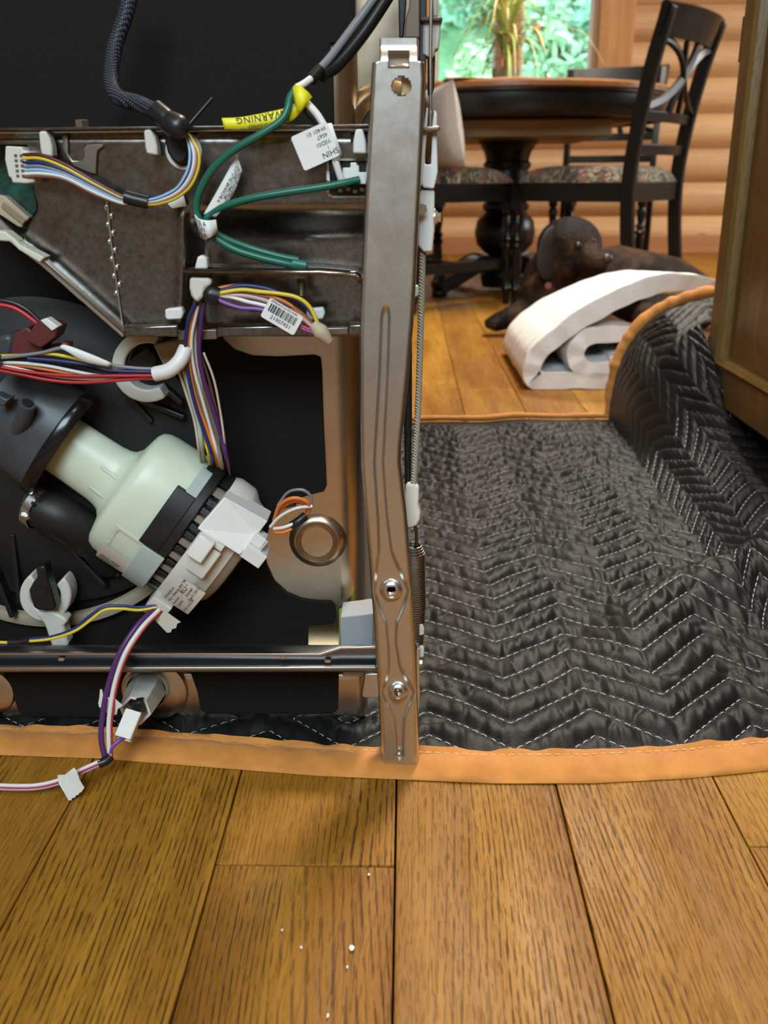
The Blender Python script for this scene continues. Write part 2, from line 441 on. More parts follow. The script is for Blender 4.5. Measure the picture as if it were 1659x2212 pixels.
def shrub(c, rad, n, mat, label, seed, leaf=.085):
    r = random.Random(seed); t = thing('garden_shrub', label, 'shrub', (c[0], c[1], c[2]), group='shrubs outside the window')
    m = MB()
    for _ in range(n):
        d = Vector((r.gauss(0, 1), r.gauss(0, 1), r.gauss(0, 1))).normalized()
        rr = (.55+.45*r.random()**.4); bl = 1+.25*math.sin(d.x*5+seed)+.2*math.sin(d.z*7)
        p = Vector(c)+Vector((0, 0, rad[2]*.85)) + Vector((d.x*rad[0], d.y*rad[1], d.z*rad[2]))*rr*bl
        a = Vector((r.gauss(0, 1), r.gauss(0, 1), r.gauss(0, 1))).normalized(); b = a.orthogonal().normalized()
        s = leaf*r.uniform(.6, 1.3); q = a.cross(b)*.12*s
        m.add([p-a*s, p+b*s*.45+q, p+a*s, p-b*s*.45+q], [(0, 1, 2), (0, 2, 3)])
    fo = m.build('foliage', mat, t, smooth=0); fo['kind'] = 'stuff'
    s = MB()
    for q in range(4):
        an = q*1.6+seed
        s.tube(crom([Vector(c)+Vector((0, 0, -.3)), Vector(c)+Vector((.1*math.cos(an), .1*math.sin(an), rad[2]*.5)), Vector(c)+Vector((.5*rad[0]*math.cos(an), .5*rad[1]*math.sin(an), rad[2]*1.2))], 4), .02, 5)
    s.build('branches', plain('bark', (.10, .07, .05), .9), t)
    return t
shrub((.55, 9.6, .25), (.55, .5, .62), 1500, LM[2], 'bright green round shrub seen through the left pane, beside the dishwasher', 1)
shrub((1.35, 10.4, .7), (.75, .6, .85), 1600, LM[0], 'mid green shrub behind the grassy plant, at the left pane', 2)
shrub((2.35, 10.6, .8), (.95, .6, 1.0), 1900, LM[1], 'bluish green shrub filling the lower right pane', 3)
shrub((1.0, 13.2, 2.3), (1.3, .9, 1.2), 1900, LM[1], 'tall dusky green shrub high on the slope in the left pane', 4, .12)
shrub((3.2, 13.0, 2.2), (1.3, .9, 1.2), 1900, LM[0], 'large green shrub high on the slope in the right pane', 5, .12)

# ------------------------------------------------------------------ dining table
TC = atz(1086, 628); TR = .64
tb = thing('dining_table', 'round black pedestal dining table with brown wooden top', 'table', (TC.x, TC.y, 0))
def lz(px_y): return at(1086, px_y, TC.y).z
m = MB(); m.lathe([(.748, .0), (.748, TR-.01), (.753, TR), (.768, TR), (.776, TR-.012), (.776, .0)], (TC.x, TC.y, 0), n=72, caps=False)
m.build('tabletop', M_TABLE, tb, smooth=40)
m = MB(); m.lathe([(.662, TR-.055), (.662, TR-.03), (.672, TR-.022), (.735, TR-.022), (.742, TR-.012), (.748, TR-.012), (.748, TR-.055)], (TC.x, TC.y, 0), n=72, caps=False)
m.build('apron', M_BLACKWOOD, tb, smooth=40)
M_PALEWOOD = wood('pale_subframe', (.42, .27, .13), (.33, .20, .09), (.2, .1, .04), 'X', .5, knots=False, fine=.5, ringamt=.2, poreamt=.2)
MB().bx((TC.x-.52, TC.y-.40, .60), (TC.x+.34, TC.y+.40, .658)).build('underframe', M_PALEWOOD, tb, smooth=0, bevel=.004)
MB().bx((TC.x-.45, TC.y-.30, .65), (TC.x+.45, TC.y+.30, .748)).build('underframe', M_PALEWOOD, tb, smooth=0, bevel=.004)
prof = [(.0+.02, .09), (.07, .10), (.10, .085), (.125, .06), (.15, .062), (.165, .085), (.20, .118), (.25, .128), (.30, .118), (.335, .085), (.35, .098), (.365, .098), (.375, .085), (.39, .092), (.42, .088),
        (.50, .086), (.518, .098), (.53, .098), (.54, .088), (.57, .095), (.60, .112), (.612, .125), (.62, .125)]
m = MB(); m.lathe([(h*.97, r) for h, r in prof], (TC.x, TC.y, 0), n=40); m.build('pedestal', M_BLACKWOOD, tb, smooth=35)
for k in range(4):
    an = math.radians(38+90*k); d = Vector((math.cos(an), math.sin(an), 0)); b = Vector((TC.x, TC.y, 0))
    path = crom([b+d*.06+Vector((0, 0, .11)), b+d*.16+Vector((0, 0, .12)), b+d*.27+Vector((0, 0, .075)), b+d*.37+Vector((0, 0, .035))], 5)
    m = MB(); m.sweep(path, [(-.04, -.03), (.04, -.03), (.04, .03), (-.04, .03)], (0, 0, 1), scales=[1.15-.3*i/(len(path)-1) for i in range(len(path))])
    m.lathe([(0, .03), (.012, .035), (.03, .03)], b+d*.355, n=12)
    m.build('foot', M_BLACKWOOD, tb, smooth=40, bevel=.004)

# ------------------------------------------------------------------ dining chairs
cf = NT('paisley_fabric'); v = cf.coords((1, 1, 1)); d1 = cf.noise(v, 8, 3, .6, 2.2)
wv = cf.math('SINE', cf.math('MULTIPLY', d1, 46))
col = cf.ramp(wv, (.25, (.03, .027, .02)), (.5, (.17, .145, .10)), (.8, (.23, .20, .14)))
col = cf.mix(cf.ramp(cf.noise(v, 21, 2, .5, 1.5), (.56, 0.0), (.62, .8)), col, (.16, .05, .035, 1))
cf.set(color=col, rough=.9)
def turned_leg(m, x, y, top):
    prof = [(0, .011), (.02, .013), (.05, .017), (.06, .021), (.075, .012), (.10, .016), (.16, .021), (.20, .017), (.215, .024), (.228, .015), (.24, .024), (.255, .015), (.28, .019), (.31, .023), (.325, .014), (.335, .022), (.35, .022)]
    m.lathe([(h*top/.36, r) for h, r in prof], (x, y, 0), n=14)
    m.bx((x-.021, y-.021, top*.97), (x+.021, y+.021, top+.06))
def make_chair(name, label, loc, rz, stretch=True):
    t = thing(name, label, 'chair', loc, rz, group='black dining chairs', local=True)
    B = lambda m, n, **k: m.build(n, k.pop('mat', M_BLACKWOOD), t, loc=(0, 0, 0), **k)
    Wd, Dp = .215, .43
    for sx in (-1, 1):
        path = crom([(sx*(Wd-.005), -.055, 0), (sx*Wd, -.015, .22), (sx*Wd, 0, .43), (sx*Wd, -.018, .62), (sx*(Wd+.005), -.052, .80), (sx*(Wd+.012), -.098, .965)], 6)
        m = MB(); m.sweep(path, [(-.015, -.023), (.015, -.023), (.015, .023), (-.015, .023)], (0, 1, 0)); B(m, 'rear_leg', smooth=40, bevel=.004)
        m = MB(); turned_leg(m, sx*(Wd-.01), Dp, .36); B(m, 'front_leg', smooth=40)
        B(MB().bx((sx*Wd-.011, .02, .375), (sx*Wd+.011, Dp-.01, .44)), 'seat_rail', smooth=0, bevel=.003)
    for y in (0.0, Dp): B(MB().bx((-Wd+.01, y-.011, .375), (Wd-.01, y+.011, .44)), 'seat_rail', smooth=0, bevel=.003)
    # crest rail, gently curved
    G = MB(); path = crom([(-.245, -.078, .925), (-.12, -.105, .925), (0, -.113, .925), (.12, -.105, .925), (.245, -.078, .925)], 5)
    G.sweep(path, [(-.011, -.050), (.011, -.047), (.016, .038), (.02, .050), (.0, .054), (-.014, .046)], (0, -.28, 1)); B(G, 'crest_rail', smooth=40)
    for z in (.648, .545):
        y0 = -.022 if z > .6 else -.009
        p = crom([(-Wd, y0, z), (0, y0-.022, z), (Wd, y0, z)], 6)
        m = MB(); m.sweep(p, [(-.009, -.017), (.009, -.017), (.009, .017), (-.009, .017)], (0, -.15, 1)); B(m, 'cross_rail', smooth=40, bevel=.002)
    # four interlaced arcs between crest rail and cross rail
    def P(a, b):   # a 0..1 across, b 0..1 up
        z = .664+b*.214; y = -.030-.046*b-.02*math.sin(math.pi*a)
        return Vector((-Wd+2*Wd*a, y, z))
    for (q0, q1, q2) in (((.03, .98), (.52, .86), (.60, 0)), ((.03, .05), (.50, .22), (.62, 1.0)), ((.97, .98), (.48, .86), (.40, 0)), ((.97, .05), (.50, .22), (.38, 1.0))):
        pts = []
        for i in range(13):
            s = i/12; a = (1-s)**2*q0[0]+2*s*(1-s)*q1[0]+s*s*q2[0]; b = (1-s)**2*q0[1]+2*s*(1-s)*q1[1]+s*s*q2[1]
            pts.append(P(a, b))
        m = MB(); m.sweep(pts, [(-.0125, -.008), (.0125, -.008), (.0125, .008), (-.0125, .008)], (0, -1, .3)); B(m, 'lattice_arc', smooth=40, bevel=.002)
    G = []
    for i in range(17):
        row = []
        for j in range(17):
            a = -1+2*i/16; b = -1+2*j/16; e = max(0, 1-abs(a)**5)*max(0, 1-abs(b)**5)
            row.append((a*(Wd+.012)*(1-.03*(1-e)), Dp/2+b*(Dp/2+.012), .440+.058*e**.42))
        G.append(row)
    m = MB(); m.grid(G); m.bx((-Wd, .03, .425), (Wd, Dp-.01, .442)); B(m, 'seat_cushion', mat=cf.m, smooth=60)
    if stretch:
        for sx in (-1, 1): B(MB().bar((sx*(Wd-.005), -.02, .15), (sx*(Wd-.01), Dp, .15), .02, .034), 'stretcher', smooth=0, bevel=.003)
        B(MB().bar((-Wd+.01, .22, .15), (Wd-.01, .22, .15), .02, .03), 'stretcher', smooth=0, bevel=.003)
    return t
def chair_at(L, R):
    c = (L+R)/2; return (c.x, c.y, 0), math.atan2(R.y-L.y, R.x-L.x)
loc, rz = chair_at(at(1352, 430, 3.34), at(1461, 430, 3.71))
make_chair('dining_chair', 'black lattice-back dining chair nearest the camera, right of the table behind the dog', loc, rz, stretch=False)
make_chair('dining_chair', 'black dining chair on the far side of the table, below the window trim', (1.02, 5.02, 0), math.radians(163), stretch=False)
leg = atz(884, 680); fx = Vector((.78, .62, 0)).normalized(); sx_ = Vector((fx.y, -fx.x, 0))
c3 = leg - sx_*.21 + fx*.05
make_chair('dining_chair', 'black dining chair holding the grey pillow, beside the dishwasher rail', (c3.x, c3.y, 0), math.atan2(-fx.x, fx.y))

# pillow leaning on the left chair
pm = NT('linen_pillow'); pv = pm.coords(); pm.set(color=pm.ramp(pm.noise(pv, 90, 2, .7), (.3, (.42, .40, .37)), (.7, (.52, .50, .46))), rough=.95); pm.bump(pm.noise(pv, 260, 2), .25, .001)
m = MB(); GA = []; GB = []
for i in range(15):
    ra = []; rb = []
    for j in range(15):
        a = -1+2*i/14; b = -1+2*j/14; e = (max(0, 1-a*a)*max(0, 1-b*b))**.45
        pin = 1-.07*(1-abs(a))*abs(b)**3-.07*(1-abs(b))*abs(a)**3
        ra.append((a*.15*pin, .048*e, b*.135*pin)); rb.append((a*.15*pin, -.048*e, b*.135*pin))
    GA.append(ra); GB.append(rb)
m.grid(GA); m.grid(GB)
pill = m.build('throw_pillow', pm.m, smooth=60); tag(pill, 'pale grey linen throw pillow leaning upright on the dining chair seat', 'pillow')
pc = at(948, 300, c3.y-.09)
pill.location = (pc.x-.0, pc.y, .49+.128); pill.rotation_euler = (math.radians(9), math.radians(-3), math.atan2(-fx.x, fx.y)-.25)

# ------------------------------------------------------------------ things on the table
def tab(px, py, Y): return at(px, py, Y)
pp = at(1091, 180, TC.y+.02); TT = .7765
pt = thing('potted_plant', 'spiky grass-like houseplant in a clear glass vase on the table', 'plant', (pp.x, pp.y, TT))
gm = NT('vase_glass'); gm.set(color=(.55, .46, .34), rough=.08, trans=.55, ior=1.3)
k = .00165*1.25
m = MB(); m.lathe([(0, .044), (.005, .05), (.09, .055), (.095, .055), (.088, .049), (.012, .042), (.012, 0)], (pp.x, pp.y, TT), n=28, caps=False); m.build('vase', gm.m, pt, smooth=40)
MB().lathe([(.013, .04), (.06, .044), (.075, .03), (.08, 0)], (pp.x, pp.y, TT), n=20, caps=False).build('soil', plain('pebbles', (.30, .22, .13), .9, nscale=120, namp=.3, bump=.6), pt, smooth=40)
gl = [plain('grass_green', (.30, .42, .09), .5), plain('grass_gold', (.82, .68, .34), .5), plain('grass_pale', (.58, .60, .24), .5)]
rg = random.Random(5)
for q in range(110):
    an = rg.uniform(0, 6.283); L = rg.uniform(.18, .42); el = rg.uniform(-.15, 1.25) if q % 4 else rg.uniform(1.0, 1.5)
    d = Vector((math.cos(an), math.sin(an), 0)); hz0 = rg.uniform(.12, .25)
    b = Vector((pp.x, pp.y, TT+hz0)) + d*.008
    o1 = b + d*L*.35*math.cos(el) + Vector((0, 0, L*.45*math.sin(el)))
    o2 = b + d*L*.75*math.cos(el*.8) + Vector((0, 0, L*(.62*math.sin(el)-.10)))
    o3 = b + d*L*1.0*math.cos(el*.7) + Vector((0, 0, L*(.60*math.sin(el)-.42*math.cos(el)**1)))
    path = crom([b, o1, o2, o3], 4); n = len(path)
    path = [Vector((p.x, p.y, max(p.z, TT+.012))) for p in path]
    m = MB(); m.sweep(path, [(-.0056, 0), (0, .0014), (.0056, 0), (0, -.0008)], (d.x*.2, d.y*.2, 1), scales=[1.1-.95*(i/(n-1))**1.5 for i in range(n)])
    m.build('leaf', gl[0 if q % 5 < 3 else (1 if q % 5 == 3 else 2)], pt, smooth=60)
m = MB(); m.tube(crom([(pp.x, pp.y, TT+.06), (pp.x+.004, pp.y, TT+.14), (pp.x-.002, pp.y, TT+.27)], 4), .011, 8); m.build('stem', plain('plant_stem', (.40, .30, .13), .7), pt)
# dried seed head beside the leaves, on its own bent stalk
sh = at(1159, 60, pp.y); m = MB()
m.tube(crom([(pp.x+.01, pp.y, TT+.08), (pp.x+.06, pp.y, TT+.2), (sh.x-.012, sh.y, sh.z+.02), (sh.x+.0, sh.y, sh.z+.02)], 5), .0025, 6)
m.build('stalk', plain('dry_stalk', (.42, .30, .12), .7), pt)
m = MB(); m.ball(sh, (.016, .014, .019), 14); m.tube(crom([sh+Vector((.004, 0, -.01)), sh+Vector((.013, 0, -.035)), sh+Vector((.021, 0, -.062))], 4), .0065, 8, scales=[1.2-.5*i/8 for i in range(9)])
m.build('seed_head', plain('seed_head', (.72, .42, .18), .7), pt, smooth=60)
# small table things
q = at(1183, 170, TC.y-.1)
j = thing('salt_shaker', 'small clear glass shaker standing on the table right of the plant', 'shaker', (q.x, q.y, TT))
MB().lathe([(0, .012), (.03, .013), (.042, .008), (.043, 0)], (q.x, q.y, TT), n=14, caps=False).build('body', gm.m, j, smooth=40)
MB().lathe([(.042, .009), (.056, .009), (.062, .005), (.063, 0)], (q.x, q.y, TT), n=14).build('cap', plain('steel_cap', (.6, .6, .58), .3, 1.0), j, smooth=40)
q = at(1167, 178, TC.y-.2)
j = MB(); j.lathe([(0, .011), (.004, .014), (.02, .016), (.02, .013), (.004, .010), (.004, 0)], (q.x, q.y, TT), n=16, caps=False)
tag(j.build('tea_light_cup', plain('white_ceramic', (.75, .75, .72), .3), smooth=40), 'small white cup on the table between plant and shaker', 'cup')
def flat_sheet(name, cx, cy, w, h, rot, mat, label, cat, z=TT, th=.003, wav=.0):
    G = []; n = 8
    for i in range(n+1):
        G.append([])
        for jx in range(n+1):
            a = (i/n-.5)*w; b = (jx/n-.5)*h
            G[-1].append((cx+a*math.cos(rot)-b*math.sin(rot), cy+a*math.sin(rot)+b*math.cos(rot), z+th+.0006+wav*(1+math.sin(i*1.3)*math.cos(jx*.9))))
    m = MB(); m.grid(G); o = m.build(name, mat, smooth=60); sd = o.modifiers.new('solid', 'SOLIDIFY'); sd.thickness = th; sd.offset = -1
    return tag(o, label, cat)
e = at(1060, 195, TC.y-TR+.1)
flat_sheet('placemat', e.x, TC.y-TR+.16, .34, .22, .1, plain('straw_mat', (.75, .60, .36), .7, nscale=90), 'pale straw placemat at the near edge of the table', 'placemat', wav=.002)
flat_sheet('magazine', TC.x+.36, TC.y-.16, .24, .18, .5, plain('magazine_paper', (.72, .58, .38), .4, nscale=20), 'thin magazine lying on the table near the far chair', 'magazine', wav=.003)

# ------------------------------------------------------------------ cabinet at the right
Q = atz(1540, 868, .10); XC = Q.x; YC = Q.y
cb = thing('base_cabinet', 'brown oak base cabinet with framed panel door at the right edge', 'cabinet', (XC+.3, YC-.5, 0))
m = MB(); m.bx((XC+.002, YC-1.3, .10), (XC+.58, YC, .90)); m.build('body', M_CAB, cb, smooth=0, bevel=.002)
MB().bx((XC+.07, YC-1.3, .0), (XC+.55, YC-.06, .10)).build('toe_kick', plain('toe_kick', (.02, .012, .006), .7), cb, smooth=0)
MB().bx((XC-.03, YC-1.33, .90), (XC+.61, YC+.03, .94)).build('countertop', plain('counter', (.20, .15, .11), .3, nscale=30), cb, smooth=0, bevel=.004)
def yz(y, z, dx=0): return (XC+dx, y, z)
ST = .058; yA, yB = YC-.004, YC-.62; zA, zB = .115, .80
def frame_piece(pts, nm): 
    m = MB(); m.prism([yz(*p) for p in pts], (-.02, 0, 0)); return m.build(nm, M_CAB, door, smooth=0, bevel=.0025)
door = part_group('door', cb)
frame_piece([(yA, zA), (yA, zB), (yA-ST, zB), (yA-ST, zA)], 'stile'); frame_piece([(yB+ST, zA), (yB+ST, zB), (yB, zB), (yB, zA)], 'stile')
frame_piece([(yA-ST, zA), (yA-ST, zA+ST), (yB+ST, zA+ST), (yB+ST, zA)], 'rail'); frame_piece([(yA-ST, zB-ST), (yA-ST, zB), (yB+ST, zB), (yB+ST, zB-ST)], 'rail')
# moulding lip and raised field
y0, y1, z0, z1 = yA-ST, yB+ST, zA+ST, zB-ST
rings = [(0, -.024), (.006, -.027), (.012, -.022), (.016, -.010), (.03, -.009), (.065, -.018), (.3, -.018)]
m = MB(); R_ = []
for (ins, dx) in rings[:-1]:
    R_.append([yz(y0-ins, z0+ins, dx), yz(y0-ins, z1-ins, dx), yz(y1+ins, z1-ins, dx), yz(y1+ins, z0+ins, dx)])
for a, b in zip(R_[:-1], R_[1:]):
    m.add(a+b, [(i, (i+1) % 4, (i+1) % 4+4, i+4) for i in range(4)])
m.add(R_[-1], [(0, 1, 2, 3)]); m.build('raised_panel', M_CAB, door, smooth=20)
br = plain('aged_brass', (.12, .095, .05), .4, 1.0)
for z in (at(1547, 765, YC).z, at(1632, 85, YC).z):
    m = MB(); m.tube([(XC-.012, YC+.004, z-.03), (XC-.012, YC+.004, z+.03)], .005, 10); m.bx((XC-.019, YC-.004, z-.03), (XC-.004, YC+.0035, z+.03))
    m.build('hinge', br, cb, smooth=40)

# ------------------------------------------------------------------ white batting roll
bt = NT('polyester_batting'); bv = bt.coords()
bt.set(color=bt.ramp(bt.noise(bv, 40, 4, .7), (.3, (.86, .87, .88)), (.7, (.93, .94, .94))), rough=1.0, sss=.35)
bt.p.inputs['Subsurface Radius'].default_value = (.08, .08, .08)
bt.bump(bt.math('ADD', bt.noise(bv, 55, 5, .75), bt.math('MULTIPLY', bt.noise(bv, 300, 3, .7), .5)), .55, .006)
YR = atz(1250, 846).y+.02
cl = [(1420, 492), (1330, 452), (1210, 432), (1090, 438), (970, 470), (860, 512), (750, 568), (640, 640), (540, 715), (455, 790), (412, 870), (402, 945), (440, 985), (560, 972), (700, 988), (850, 992), (975, 960), (1020, 860), (985, 765), (900, 712), (780, 712), (680, 728), (615, 790), (622, 860), (680, 905), (780, 900), (850, 870), (850, 820)]
PC = [at(1000+(x-(26 if x < 700 and i < 13 else 0))/2.517, 440+y/2.517, YR) for i, (x, y) in enumerate(cl)]
PC = [Vector((p.x, 0, max(p.z, .019))) for p in PC]
path = crom(PC, 6); th = .020
rb = random.Random(2); rows_o, rows_i = [], []
ny = 24; DEP = .46
m = MB(); S = []
for i, p in enumerate(path):
    t = (path[min(i+1, len(path)-1)]-path[max(i-1, 0)]).normalized(); nrm = Vector((-t.z, 0, t.x))
    k = 1+.03*math.sin(i*.37)+.03*math.sin(i*.91)
    S.append((p+nrm*th*k, p-nrm*th*k))
loop = [a for a, b in S] + [b for a, b in reversed(S)]; nl = len(loop)
G = []
for jy in range(ny+1):
    y = YR + DEP*jy/ny
    G.append([Vector((q.x+.002*math.sin(jy*1.7+iq*.3), y+.0012*math.sin(iq*.8), max(.001, q.z*(1-.14*jy/ny)+.003*math.sin(jy*1.1+iq*.11)))) for iq, q in enumerate(loop)])
fs = []
vs = [p for r in G for p in r]
for jy in range(ny):
    for iq in range(nl):
        k = (iq+1) % nl; fs.append((jy*nl+iq, jy*nl+k, (jy+1)*nl+k, (jy+1)*nl+iq))
np_ = len(S)
for base in (0, ny*nl):
    for i in range(np_-1): fs.append((base+i, base+i+1, base+nl-2-i, base+nl-1-i))
m.add(vs, fs)
ro = m.build('batting_roll', bt.m, smooth=60, bevel=.007, seg=3); tag(ro, 'thick white fluffy batting sheet, loosely rolled, lying in front of the dog', 'batting')

# ------------------------------------------------------------------ moving blanket
U0_, LW = -.80, .46
near_px = [(-200, 1628), (0, 1631), (208, 1638), (400, 1653), (689, 1676), (900, 1685), (1068, 1692), (1279, 1692), (1500, 1681), (1659, 1666), (1900, 1640)]
NP = [atz(*p) for p in near_px]; NX = [p.x for p in NP]; NY = [p.y for p in NP]
XBF = atz(1312, 913).x; YFAR = atz(1100, 914).y; XBN = atz(1500, 1185).x; YBN = atz(1500, 1185).y
RA = atz(1690, 1225); RB = atz(1215, 1450)
ROW, PER, AMP = .0365, .142, .056
def tri(u): 
    q = np.abs(((u-.163)/PER) % 1.0*2-1)     # 1 at seams, 0 mid
    return q
def smooth(a, b, x):
    t = np.clip((x-a)/(b-a), 0, 1); return t*t*(3-2*t)
TV = YFAR-.6
def surf(u, v, lift=0.0, quilt=True):
    """u: metres across (past the crease: up the cabinet side), v: metres from the near edge"""
    u = np.asarray(u, float); v = np.asarray(v, float)
    xn = np.minimum(u, XBF+.15)
    y0 = np.interp(xn, NX, NY)
    T = (YFAR-.6)          # nominal length of the sheet
    y = y0 + v*(YFAR + .012*vnoise(u*5, u*0, 9) - y0)/T
    xb = XBN+(XBF-XBN)*np.clip((y-YBN)/(YFAR-YBN), -.3, 1)
    s = np.clip((u-(XBF-.02))/LW, 0, 1)
    H = np.interp(y, [.6, .8, .95, 1.1, 1.25, 1.36, 1.46, 1.56, 1.66, 1.8], [0.004, .014, .03, .05, .07, .10, .17, .215, .235, .238])
    xe = np.interp(y, [.6, 1.0, 1.2, 1.35, 1.44, 1.545, 1.60, 1.8], [.95, .90, .80, .66, XC-.022, XC-.026, XC+.10, XC+.15])
    k = smooth(1.38, 1.64, y)
    x1 = xb+.045*(1-k)-.005*k; z1 = H*(.35*(1-k)+.62*k); x2 = xb+.11*(1-k)+.055*k; z2 = H*(1.0*(1-k)+1.05*k)
    bx = (1-s)**3*xb+3*s*(1-s)**2*x1+3*s*s*(1-s)*x2+s**3*xe
    bz = 3*s*(1-s)**2*z1+3*s*s*(1-s)*z2+s**3*H
    dx = (u-(XBF-.02)); flat = s <= 0
    x = np.where(flat, u+(xb-(XBF-.02))*smooth(-.25, 0, dx), bx); z = np.where(flat, 0, bz)
    # low fold running from the crease toward the rail
    ex, ey = RA.x-RB.x, RA.y-RB.y; L = math.hypot(ex, ey); ex /= L; ey /= L
    al = (x-RB.x)*ex+(y-RB.y)*ey; pe = -(x-RB.x)*ey+(y-RB.y)*ex
    pe = pe+.012*np.sin(al*22)
    z = z + .040*smooth(-.06, L*.85, al)*np.where(pe > 0, np.exp(-(pe/.030)**2), np.exp(-(pe/.062)**2))
    under = smooth(.03, -.05, x)*0+1
    fl = smooth(.0, .12, v)
    z = z + (.0035*vnoise(u*6, v*6, 1)+.003*vnoise(u*14, v*14, 2)+.0075)*fl*(.4+.6*smooth(-.05, .06, u))
    w = (v - AMP*tri(u+.006*vnoise(u*7, v*9, 5)) + .004*vnoise(u*16, v*16, 6))/ROW
    fr = w-np.floor(w); puff = np.abs(np.sin(np.pi*fr))**.55
    sl0 = 1-.65*smooth(.0, .12, s)
    pk = .0088*puff*(.8+.2*vnoise(u*25, v*25, 7))
    # puckers across the rows, and loose creases
    pk = pk+sl0*(.0016*puff*vnoise(u*130+np.floor(w)*17.3, v*22, 8)+.0012*vnoise(u*210+np.floor(w)*7.1, v*60, 12)*puff)
    cre = np.abs(vnoise(u*62+np.floor(w)*3.3, v*20, 13)); pk = pk-sl0*.0025*np.exp(-(cre/.09)**2)*puff
    pk = np.where(quilt, pk, .003)*smooth(.028, .06, v)*(1-smooth(TV-.06, TV-.03, v)) if quilt else 0.003*smooth(0, .03, v)
    # push along the surface normal (approx: -x on the slope, +z on the flat)
    sl = smooth(.02, .3, s)*smooth(.05, .2, z)*(1-smooth(.55, .9, s))
    x = x - pk*sl*.9; z = z + pk*(1-.55*sl) + lift
    return x, y, z+.0015
nu, nv = 590, 430
us = np.concatenate([np.linspace(U0_, -.40, 40)[:-1], np.linspace(-.40, XBF-.02+LW, nu)]); vs_ = np.linspace(.004, TV-.004, nv)
UU, VV = np.meshgrid(us, vs_, indexing='ij')
X, Y, Z = surf(UU, VV)
bm_ = NT('quilted_black_fabric'); bv = bm_.coords()
wv1 = bm_.n('TexWave', {'Vector': bv, 'Scale': 420.0}, wave_type='BANDS', bands_direction='DIAGONAL').outputs[1]
nz = bm_.noise(bv, 900, 2, .6); n2 = bm_.noise(bv, 60, 4, .65)
bm_.set(color=bm_.mix(bm_.ramp(n2, (.35, 0.0), (.75, 1.0)), (.0035, .0037, .0045, 1), (.0085, .0078, .0072, 1)), rough=.5, spec=.29, sheen=.03, sheenr=.4)
bm_.bump(bm_.math('ADD', bm_.math('MULTIPLY', nz, .6), n2), .4, .0012)
bk = thing('moving_blanket', 'black zigzag-quilted moving blanket with orange edge binding spread on the floor', 'blanket', (.2, 1.0, 0))
ni, nj = UU.shape
me = bpy.data.meshes.new('quilted_cloth')
co = np.stack([X, Y, Z], -1).reshape(-1, 3)
ii, jj = np.meshgrid(np.arange(ni-1), np.arange(nj-1), indexing='ij'); a = (ii*nj+jj).ravel()
fc = np.stack([a, a+nj, a+nj+1, a+1], -1)
me.vertices.add(len(co)); me.vertices.foreach_set('co', co.ravel())
me.loops.add(fc.size); me.loops.foreach_set('vertex_index', fc.ravel())
me.polygons.add(len(fc)); me.polygons.foreach_set('loop_start', np.arange(0, fc.size, 4)); me.polygons.foreach_set('loop_total', np.full(len(fc), 4))
me.update(calc_edges=True); me.polygons.foreach_set('use_smooth', [True]*len(fc)); me.materials.append(bm_.m)
qc = bpy.data.objects.new('quilted_cloth', me); COL.objects.link(qc); qc.parent = bk; qc.location = -Vector(bk['_base'])
# white stitches along every zigzag row
st = MB(); kmax = int((TV+AMP)/ROW)+2
uu = np.arange(-.38, XBF-.02+LW-.01, .0018)
for kk in range(-2, kmax):
    vv = np.full_like(uu, kk*ROW)
    for _ in range(4): vv = kk*ROW + AMP*tri(uu+.006*vnoise(uu*7, vv*9, 5)) - .004*vnoise(uu*16, vv*16, 6)
    x, y, z = surf(uu, np.clip(vv, 0, TV), .0024)
    ok = (vv > .03) & (vv < TV-.035) & ((uu > -.02) | (y < .80))
    pts = np.stack([x, y, z], -1); dl = np.linalg.norm(np.diff(pts, axis=0), axis=1); cl_ = np.concatenate([[0], np.cumsum(dl)])
    s = (kk*.37 % 1)*.01; ends = cl_[-1]
    while s+.006 < ends:
        e = s+.0056; mids = (s+e)/2
        i0 = np.searchsorted(cl_, mids)
        if 0 < i0 < len(uu) and ok[i0] and y[i0] < 1.45:
            A = np.array([np.interp(s, cl_, pts[:, c]) for c in range(3)]); Bp = np.array([np.interp(e, cl_, pts[:, c]) for c in range(3)])
            Mi = np.array([np.interp(mids, cl_, pts[:, c]) for c in range(3)])+[0, 0, .0006]
            hw = .00042; d = Bp-A; pn = np.array([-d[1], d[0], 0]); pn = pn/(np.linalg.norm(pn)+1e-9)*hw
            st.add([A-pn, A+pn, Mi-pn, Mi+pn, Bp-pn, Bp+pn], [(0, 2, 3, 1), (2, 4, 5, 3)])
        s += .0092
so_ = st.build('stitching', plain('white_thread', (.50, .54, .55), .7), bk, smooth=0); so_['kind'] = 'stuff'
